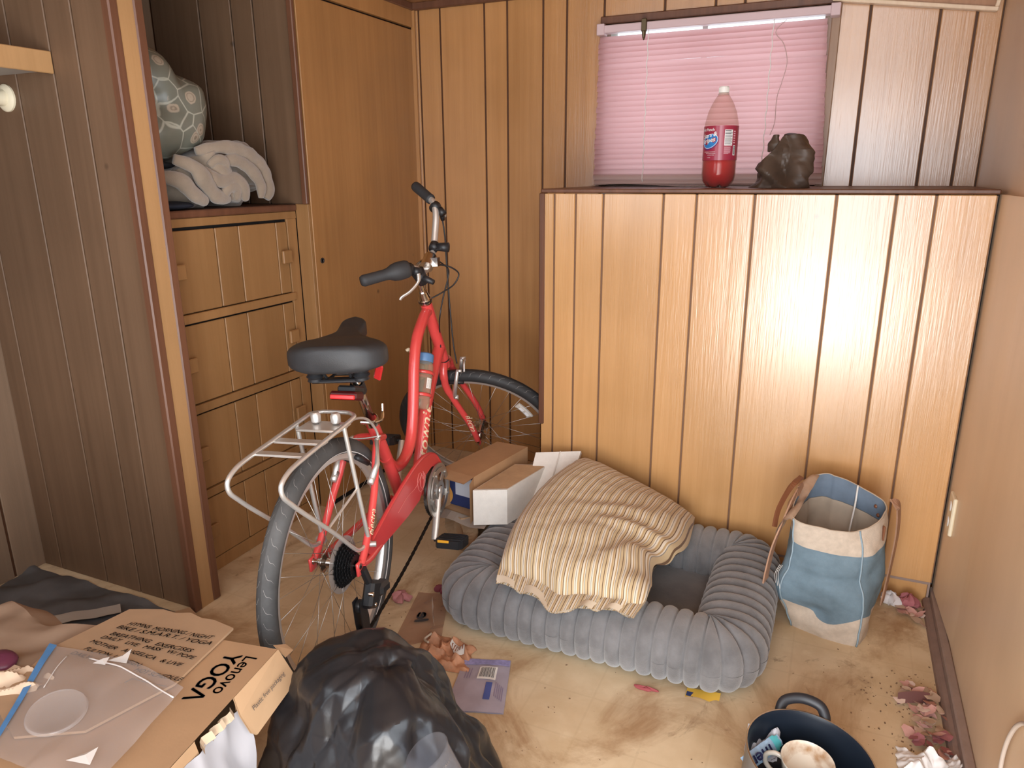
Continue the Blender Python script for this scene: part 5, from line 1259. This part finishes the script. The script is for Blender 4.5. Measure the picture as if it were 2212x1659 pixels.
def navy(u,v): a=2*PI*u; t=PI*(v-.5); return Vector((-1.92,1.665,1.236))+Vector((.060*math.cos(t)*math.cos(a),.105*math.copysign(abs(math.cos(t)*math.sin(a))**.6,math.sin(a)),.0135*math.sin(t)))
nv.grid(navy,32,16,wu=True); tag(nv.build('navy_cushion',mat('navy_cloth',(.015,.02,.035),.8),smooth=True),'flat dark navy cushion under the beige blanket at the shelf edge','cushion')
nv=MB(); nv.grid(lambda u,v:Vector((-1.955+.05*math.cos(2*PI*u)*math.cos(PI*(v-.5)),1.66+.10*math.sin(2*PI*u)*math.cos(PI*(v-.5)),1.357+.014*math.sin(PI*(v-.5)))),28,14,wu=True)
tag(nv.build('dark_garment',mat('dark_cloth',(.012,.014,.02),.85),smooth=True),'folded dark garment squeezed between blanket and floral comforter','clothing')

# ---------------------------------------------------------------- cooking pot with mug and wrappers, lower right
pt_=thing('cooking_pot',(.046,1.405,0),'dark blue non-stick cooking pot with black loop handle on the floor','pot')
pc0=Vector((.046,1.405,0)); pax=Vector((.10,-.03,1)).normalized()
m=MB(); m.lathe([(.0,.003),(.100,.003),(.118,.010),(.126,.030),(.129,.128),(.1315,.134)],pc0,pax,64); m.build('pot_outer',mat('pot_grey_enamel',(.16,.16,.165),.35,spec=.5),pt_,True,angle=50)
m=MB(); m.lathe([(.1315,.134),(.133,.136),(.132,.1385),(.1295,.138)],pc0,pax,64); m.build('pot_rim',mat('steel_rim',(.62,.60,.57),.3,1),pt_,True)
m=MB(); m.lathe([(.1295,.138),(.125,.128),(.122,.040),(.112,.014),(.095,.008),(.0,.008)],pc0,pax,64); m.build('pot_inner',mat('navy_nonstick',(.011,.017,.028),.38,spec=.45),pt_,True,angle=50)
def hdl(sgn):
    c=pc0+pax*.122; d=(Vector((-.16,.985,0)) if sgn>0 else Vector((.16,-.985,0))).normalized(); sd=Vector((d.y,-d.x,0))
    return [c+d*.124-sd*.046,c+d*.136-sd*.048+Vector((0,0,.014)),c+d*.150-sd*.036+Vector((0,0,.030)),c+d*.157+Vector((0,0,.036)),c+d*.150+sd*.036+Vector((0,0,.030)),c+d*.136+sd*.048+Vector((0,0,.014)),c+d*.124+sd*.046]
for s in(1,-1): m=MB(); m.tube(sm(hdl(s),6),.0095,12,flat=(.8,1.25,(0,0,1))); m.build('handle',mat('handle_black',(.02,.021,.026),.4) if s>0 else M_BLACK,pt_,True)
mg=thing('stained_mug',(.045,1.385,.012),'cream mug with brown coffee stains sitting inside the dark pot','mug')
M_MUG=mat('cream_ceramic',(.78,.71,.60),.18,spec=.6,coat=.4)
def stained():
    m=mat('stained_ceramic',(.76,.66,.52),.3,var=.0); nt=m.node_tree; b=nt.nodes['Principled BSDF']; L=nt.links.new
    g=_n(nt,'ShaderNodeNewGeometry'); t=_n(nt,'ShaderNodeTexNoise'); t.inputs['Scale'].default_value=26; t.inputs['Detail'].default_value=6; L(g.outputs['Position'],t.inputs['Vector'])
    r=_n(nt,'ShaderNodeValToRGB'); r.color_ramp.elements[0].position=.46; r.color_ramp.elements[0].color=(.78,.70,.58,1); r.color_ramp.elements[1].position=.70; r.color_ramp.elements[1].color=(.42,.22,.09,1)
    L(t.outputs['Fac'],r.inputs[0]); L(r.outputs[0],b.inputs['Base Color']); return m
mc=Vector((.050,1.412,.026)); ma=Vector((.06,-.05,1)).normalized()
m=MB(); m.lathe([(.0,.0),(.034,.0),(.038,.004),(.054,.088),(.0555,.092),(.0545,.0945)],mc,ma,48); m.build('mug_body',M_MUG,mg,True)
m=MB(); m.lathe([(.0545,.0945),(.0525,.092),(.0505,.086),(.037,.012),(.030,.008),(.0,.008)],mc,ma,48); m.build('mug_inside',stained(),mg,True)
md=Vector((-.97,.18,0)).normalized(); m=MB(); m.tube(sm([mc+ma*.075+md*.049,mc+ma*.078+md*.066,mc+ma*.066+md*.083,mc+ma*.044+md*.082,mc+ma*.028+md*.066,mc+ma*.026+md*.046],6),.0055,10); m.build('handle',M_MUG,mg,True)
wr=thing('candy_wrapper',(-.03,1.42,.03),'light blue candy wrapper with dark lettering beside the mug in the pot','wrapper')
wo=Vector((-.070,1.400,.066)); we=Vector((.62,.72,.28)).normalized(); wu_=Vector((-.45,.30,.75)).normalized(); wu_=(wu_-we*wu_.dot(we)).normalized(); wn_=we.cross(wu_)
def wrp(u,v): return wo+we*(.105*u)+wu_*((v-.5)*.034*(1-.25*(u>.88)+.0))+wn_*(.006*math.cos((v-.5)*3)+.003*nz((u*8,v*4,0),1))
m=MB(); m.grid(wrp,20,8); m.build('wrapper_film',mat('wrapper_blue',(.36,.52,.70),.25,spec=.7,var=.3,vs=60),wr,True)
m=MB(); m.grid(lambda u,v:Vector(wrp(.80+.16*u,v))+wn_*.0012,4,6); m.build('teal_end',mat('wrapper_teal',(.10,.48,.52),.3),wr,True)
t=MB(); text(t,'men',.036,lambda x,y:Vector(wrp(.70-x/.105,.5))-wu_*(y-.010)+wn_*.0085,bold=.0009); t.build('wrapper_lettering',mat('wrapper_navy',(.012,.014,.07),.4),wr)
ws=MB(); ws.grid(lambda u,v:Vector((-.075+.070*u,1.440+.060*v,.060+.030*max(0,crease(Vector((u*.1,v*.1,0)),61,40,1.2)+.4)+.02*v)),18,18)
tag(ws.build('grey_wrapper',mat('silver_film',(.48,.47,.50),.35,spec=.7),smooth=True,angle=30),'crumpled silver grey film behind the mug in the pot','wrapper')
lt=thing('blue_lighter',(.125,1.372,.03),'small dark blue lighter at the right inside the pot','lighter')
T=Matrix.Translation((.128,1.372,.082))@Matrix.Rotation(R(20),4,'Z')@Matrix.Rotation(R(70),4,'Y')
MB().box(-.006,.006,-.011,.011,-.03,.018,T,b=.004).build('lighter_body',mat('lighter_blue',(.02,.10,.19),.25),lt); MB().box(-.005,.005,-.009,.009,.018,.030,T,b=.002).build('lighter_head',mat('lighter_steel',(.10,.20,.30),.3,.6),lt)

# ---------------------------------------------------------------- floor litter
tissue=MB()
def tis(u,v):
    q=Vector((u*.13,v*.10,0)); e=min(1,min(u,1-u,v,1-v)*5)
    return Vector((.252+.112*u+.016*nz((v*4,0,1),1),1.585+.095*v-.03*u+.016*nz((u*4,3,1),1),.002+e*(.026+.040*max(-.5,crease(q,71,24,1.0)))+.006*nz((u*9,v*9,2),1)*e))
tissue.grid(tis,44,40)
for v in tissue.v: v.z=max(.001,v.z)
tag(tissue.build('crumpled_tissue',mat('white_tissue',(.80,.79,.79),.85,spec=.1),smooth=True,angle=35),'crumpled white tissue on the floor by the right baseboard','tissue')
t2=MB(); t2.grid(lambda u,v:Vector((.335+.040*u,1.615+.055*v,.004+.040*u*(1-.5*v)+.012*nz((u*5,v*5,0),1))),12,12)
tag(t2.build('tissue_scrap',mat('white_tissue_scrap',(.74,.74,.75),.85),smooth=True),'small white tissue scrap standing against the right baseboard beside the larger tissue','tissue')
# petals
PM=[mat('petal_%s'%n,c,.7) for n,c in(('pink',(.55,.30,.26)),('tan',(.46,.32,.23)),('rose',(.33,.12,.13)),('pale',(.64,.48,.40)))]
def petal_mesh(k):
    q=MB(); r2=random.Random(40+k); n=9; q.v.append(Vector((0,0,.0035+.002*(k%2))))
    for i in range(n):
        t=2*PI*i/n; rr=(.010+.009*r2.random())*(1+.35*abs(math.cos(t+k)))
        q.v.append(Vector((rr*math.cos(t),rr*math.sin(t)*.8,.0015+.006*r2.random())))
    for i in range(n): q.f.append((0,1+i,1+(i+1)%n))
    return q
rs=random.Random(11); base_p=[]
for k in range(4):
    nmk=('pale pink','tan','deep rose','cream')[k]
    base_p.append(petal_mesh(k).build('dried_petal',PM[k],None,True,local=True)); tag(base_p[-1],'small %s dried petal in the litter heap along the right baseboard'%nmk,'petal','%s petals along the right baseboard'%nmk)
spots=[]
while len(spots)<86:
    if rs.random()<.84: y=rs.uniform(1.66,1.93); x=.358-abs(rs.gauss(0,.042))-(.0 if y<1.85 else .012)-.02*(1.93-y)*0
    else: y=rs.uniform(2.24,2.36); x=.355-abs(rs.gauss(0,.03))
    if x>.25: spots.append((x,y))
for i,(x,y) in enumerate(spots):
    k=(2 if (y<1.74 and rs.random()<.6) else rs.choice((0,0,1,1,3)))
    o=base_p[k] if base_p[k] is not None and not base_p[k].get('_p') else base_p[k].copy()
    if '_p' not in base_p[k].keys(): base_p[k]['_p']=1
    else: COL.objects.link(o)
    sc=rs.uniform(.55,1.15); o.location=(x,y,.003+rs.uniform(0,.018)*(1 if y<1.9 else .3)); o.rotation_euler=(rs.uniform(-.5,.5),rs.uniform(-.4,.4),rs.uniform(0,6.3)); o.scale=(sc,sc,sc)
for b_ in base_p:
    if '_p' in b_.keys(): del b_['_p']
for o in list(COL.objects):
    if o.name.startswith('dried_petal') and '_p' in o.keys(): del o['_p']
pd=MB(); pd.grid(lambda u,v:(.262+.075*u,1.835+.030*u+.018*v,.004+.022*v+.006*math.sin(u*3)),8,3); tag(pd.build('dark_leaf',mat('dark_leaf_brown',(.13,.05,.045),.6),smooth=True),'long dark brown curled leaf in the petal litter','leaf')
for k,(x,y,nm,c,lab_) in enumerate(((.268,2.335,'white_wad',(.62,.58,.58),'small white paper wad beside the kick board behind the tote bag'),(.318,2.345,'rose_wad',(.34,.11,.12),'small rose coloured wad in the corner by the right baseboard'),(-1.175,1.745,'pink_scrap',(.48,.20,.20),'pinkish torn scrap on the floor by the rear wheel'),(-1.075,1.835,'red_scrap',(.22,.045,.06),'small dark red scrap on the floor left of the pet bed'),(-.345,1.637,'red_ribbon',(.26,.05,.055),'red ribbon bit poking out under the front of the pet bed'))):
    q=MB(); sx,sy,sz=(.03,.022,.022) if k<2 else ((.035,.028,.012) if k==2 else ((.022,.018,.012) if k==3 else (.030,.007,.005)))
    q.grid(lambda u,v:Vector((x,y,sz*.9))+Vector((math.cos(2*PI*u)*math.cos(PI*(v-.5))*sx,math.sin(2*PI*u)*math.cos(PI*(v-.5))*sy,math.sin(PI*(v-.5))*sz))*(1+1.2*crease(Vector((math.cos(2*PI*u),math.sin(2*PI*u),v))*.1,80+k,18,.6)),18,10,wu=True)
    for v in q.v: v.z=max(.001,v.z)
    tag(q.build(nm,mat(nm+'_paper',c,.75),smooth=True,angle=30),lab_,'scrap')
# purple packet
ppk=thing('purple_packet',(-.775,1.50,0),'flat lavender plastic packet with barcode partly under the trash bag','packet')
pq=[Vector((-.846,1.555,0)),Vector((-.722,1.598,0)),Vector((-.655,1.400,0)),Vector((-.800,1.350,0))]   # far-left far-right near-right near-left
def pkm(u,v,h=.004): p=pq[0].lerp(pq[1],u).lerp(pq[3].lerp(pq[2],u),v); return Vector((p.x,p.y,h+.006*math.sin(PI*u)*math.sin(PI*v)+.003*max(0,crease(Vector((u*.14,v*.2,0)),77,26,1.0))))
m=MB(); m.grid(pkm,24,28); m.grid(lambda u,v:Vector(pkm(1-u,v))*1-Vector((0,0,.0035)),8,8); m.build('packet_film',mat('lavender_film',(.385,.345,.405),.32,spec=.6,var=.12,vs=16),ppk,True)
m=MB(); m.grid(lambda u,v:pkm(.01+.98*u,.005+.13*v,.0055),24,5); m.build('shiny_top_strip',mat('lavender_shiny',(.36,.34,.62),.18,spec=.8,var=.35,vs=70),ppk,True)
m=MB(); m.grid(lambda u,v:pkm(.40+.36*u,.19+.26*v,.0068),24,28); lb_=m.build('barcode_panel',M_WHITE,ppk,True)
m=MB()
for i,(a,w_) in enumerate(((.02,.02),(.06,.01),(.09,.03),(.15,.012),(.19,.02),(.24,.034),(.30,.012),(.34,.02),(.39,.03),(.44,.012),(.48,.02),(.53,.034),(.60,.015),(.65,.03),(.70,.012),(.74,.025))): m.grid(lambda u,v:pkm(.43+.30*(a+w_*u)*1.25,.215+.20*v,.0084),1,20)
m.build('barcode',M_INK,lb_,True)
m=MB(); m.grid(lambda u,v:pkm(.60+.12*u,.50+.30*v,.0058),4,8); m.build('blue_block',mat('packet_blue',(.07,.10,.30),.4),ppk,True)
m=MB()
for k in range(5): m.grid(lambda u,v:pkm(.78+.035*k+.014*u,.48+.25*v+.02*k,.0058),1,6)
for k in range(3): m.grid(lambda u,v:pkm(.14+.05*k+.014*u,.22+.2*v,.0058),1,6)
m.build('small_print',mat('print_grey_purple',(.24,.19,.29),.5),ppk,True)
# brown crumpled net bag / paper
bn=MB()
def bnf(u,v):
    e=min(1,min(u,1-u,v,1-v)*6); q=Vector((u*.18,v*.16,0)); p=Vector((-1.005,1.630,0)).lerp(Vector((-.845,1.615,0)),u).lerp(Vector((-.985,1.50,0)).lerp(Vector((-.800,1.490,0)),u),v)
    return Vector((p.x+.012*nz(q,30),p.y+.012*nz(q,30,(5,5,5)),.002+e*(.012+.030*max(-.3,crease(q,91,26,1.0))+.010*nz(q,45))))
bn.grid(bnf,48,40)
for v in bn.v: v.z=max(.001,v.z)
bno=tag(bn.build('crumpled_wrapper',mat('orange_brown_paper',(.50,.245,.135),.7,var=.35,vs=36),smooth=True,angle=30),'crumpled orange brown wrapper on the floor between trash bag and pet bed','wrapper')
m=MB(); m.grid(lambda u,v:Vector(bnf(.58+.24*u,.22+.28*v))+Vector((0,0,.006)),8,6); lbp=m.build('white_label',M_WHITE,bno,True)
m=MB()
for k in range(6): m.grid(lambda u,v:Vector(bnf(.61+.034*k+.014*u,.27+.17*v))+Vector((0,0,.0075)),1,4)
m.build('label_bars',mat('bar_brown',(.30,.12,.07),.6),lbp,True)
m=MB(); m.tube(sm([Vector(bnf(.05,.15))+Vector((0,0,.006)),Vector(bnf(.14,.30))+Vector((0,0,.012)),Vector(bnf(.08,.45))+Vector((0,0,.008)),Vector(bnf(.18,.60))+Vector((0,0,.012))],6),.0035,6); m.build('drawstring',M_LIN2,bno,True)
# flat translucent brown bag with big dark letters
fb2=thing('flat_clear_bag',(-1.08,1.64,0),'flat translucent bag with dark letters on the floor beside the rear wheel','bag')
fq=[Vector((-1.145,1.80,0)),Vector((-1.045,1.825,0)),Vector((-.955,1.615,0)),Vector((-1.065,1.50,0))]
def fbm(u,v,h=.003): p=fq[0].lerp(fq[1],u).lerp(fq[3].lerp(fq[2],u),v); return Vector((p.x,p.y,h+.006*max(0,crease(Vector((u*.12,v*.25,0)),95,22,1.0))))
m=MB(); m.grid(fbm,22,30); m.build('film',clearplastic('brown_film',(.80,.66,.54),.30,.25,(.46,.33,.26)),fb2,True,angle=30)
t=MB(); text(t,'le',.085,lambda x,y:fbm(.30+.45*(y/.085),.62-.0+ -(x/.085)*.30,.0075),bold=.003); t.build('bag_lettering',M_INK,fb2,True)
# yellow packet corner under the bed
yp=thing('yellow_wrapper',(-.20,1.655,0),'yellow and navy snack wrapper sticking out under the front of the pet bed','wrapper')
m=MB(); m.grid(lambda u,v:(-.245+.085*u+.0*v,1.648+.035*v+.012*u,.0025+.005*math.sin(u*5)*(1-v)+.003*v),12,4); m.build('yellow_film',mat('yellow_film',(.70,.42,.06),.4),yp,True)
m=MB(); m.grid(lambda u,v:(-.243+.018*u,1.650+.018*v,.0062),4,3); m.build('navy_patch',mat('navy_patch',(.03,.045,.13),.4),yp,True)
# crumbs: too many and too small to count
cr=MB(); rs=random.Random(5)
for i in range(360):
    if i<120: x,y=rs.gauss(.31,.05),rs.uniform(1.55,2.0)
    elif i<170: x,y=rs.gauss(.24,.05),rs.gauss(1.82,.08)
    else: x,y=rs.uniform(-1.25,.36),rs.uniform(1.15,2.35)
    if x>.362: x=.362-rs.random()*.1
    s_=rs.uniform(.0005,.0018)*(1 if i<170 else .9); a=rs.uniform(0,6.3); l=s_*rs.uniform(1,2.0)
    T=Matrix.Translation((x,y,s_*.5))@Matrix.Rotation(a,4,'Z'); cr.box(-l,l,-s_,s_,-s_*.45,s_*.45,T)
tag(cr.build('floor_crumbs',mat('crumb_brown',(.27,.175,.105),.8,var=.6,vs=90)),'scattered brown crumbs and specks over the dirty vinyl floor','crumbs',kind='stuff')
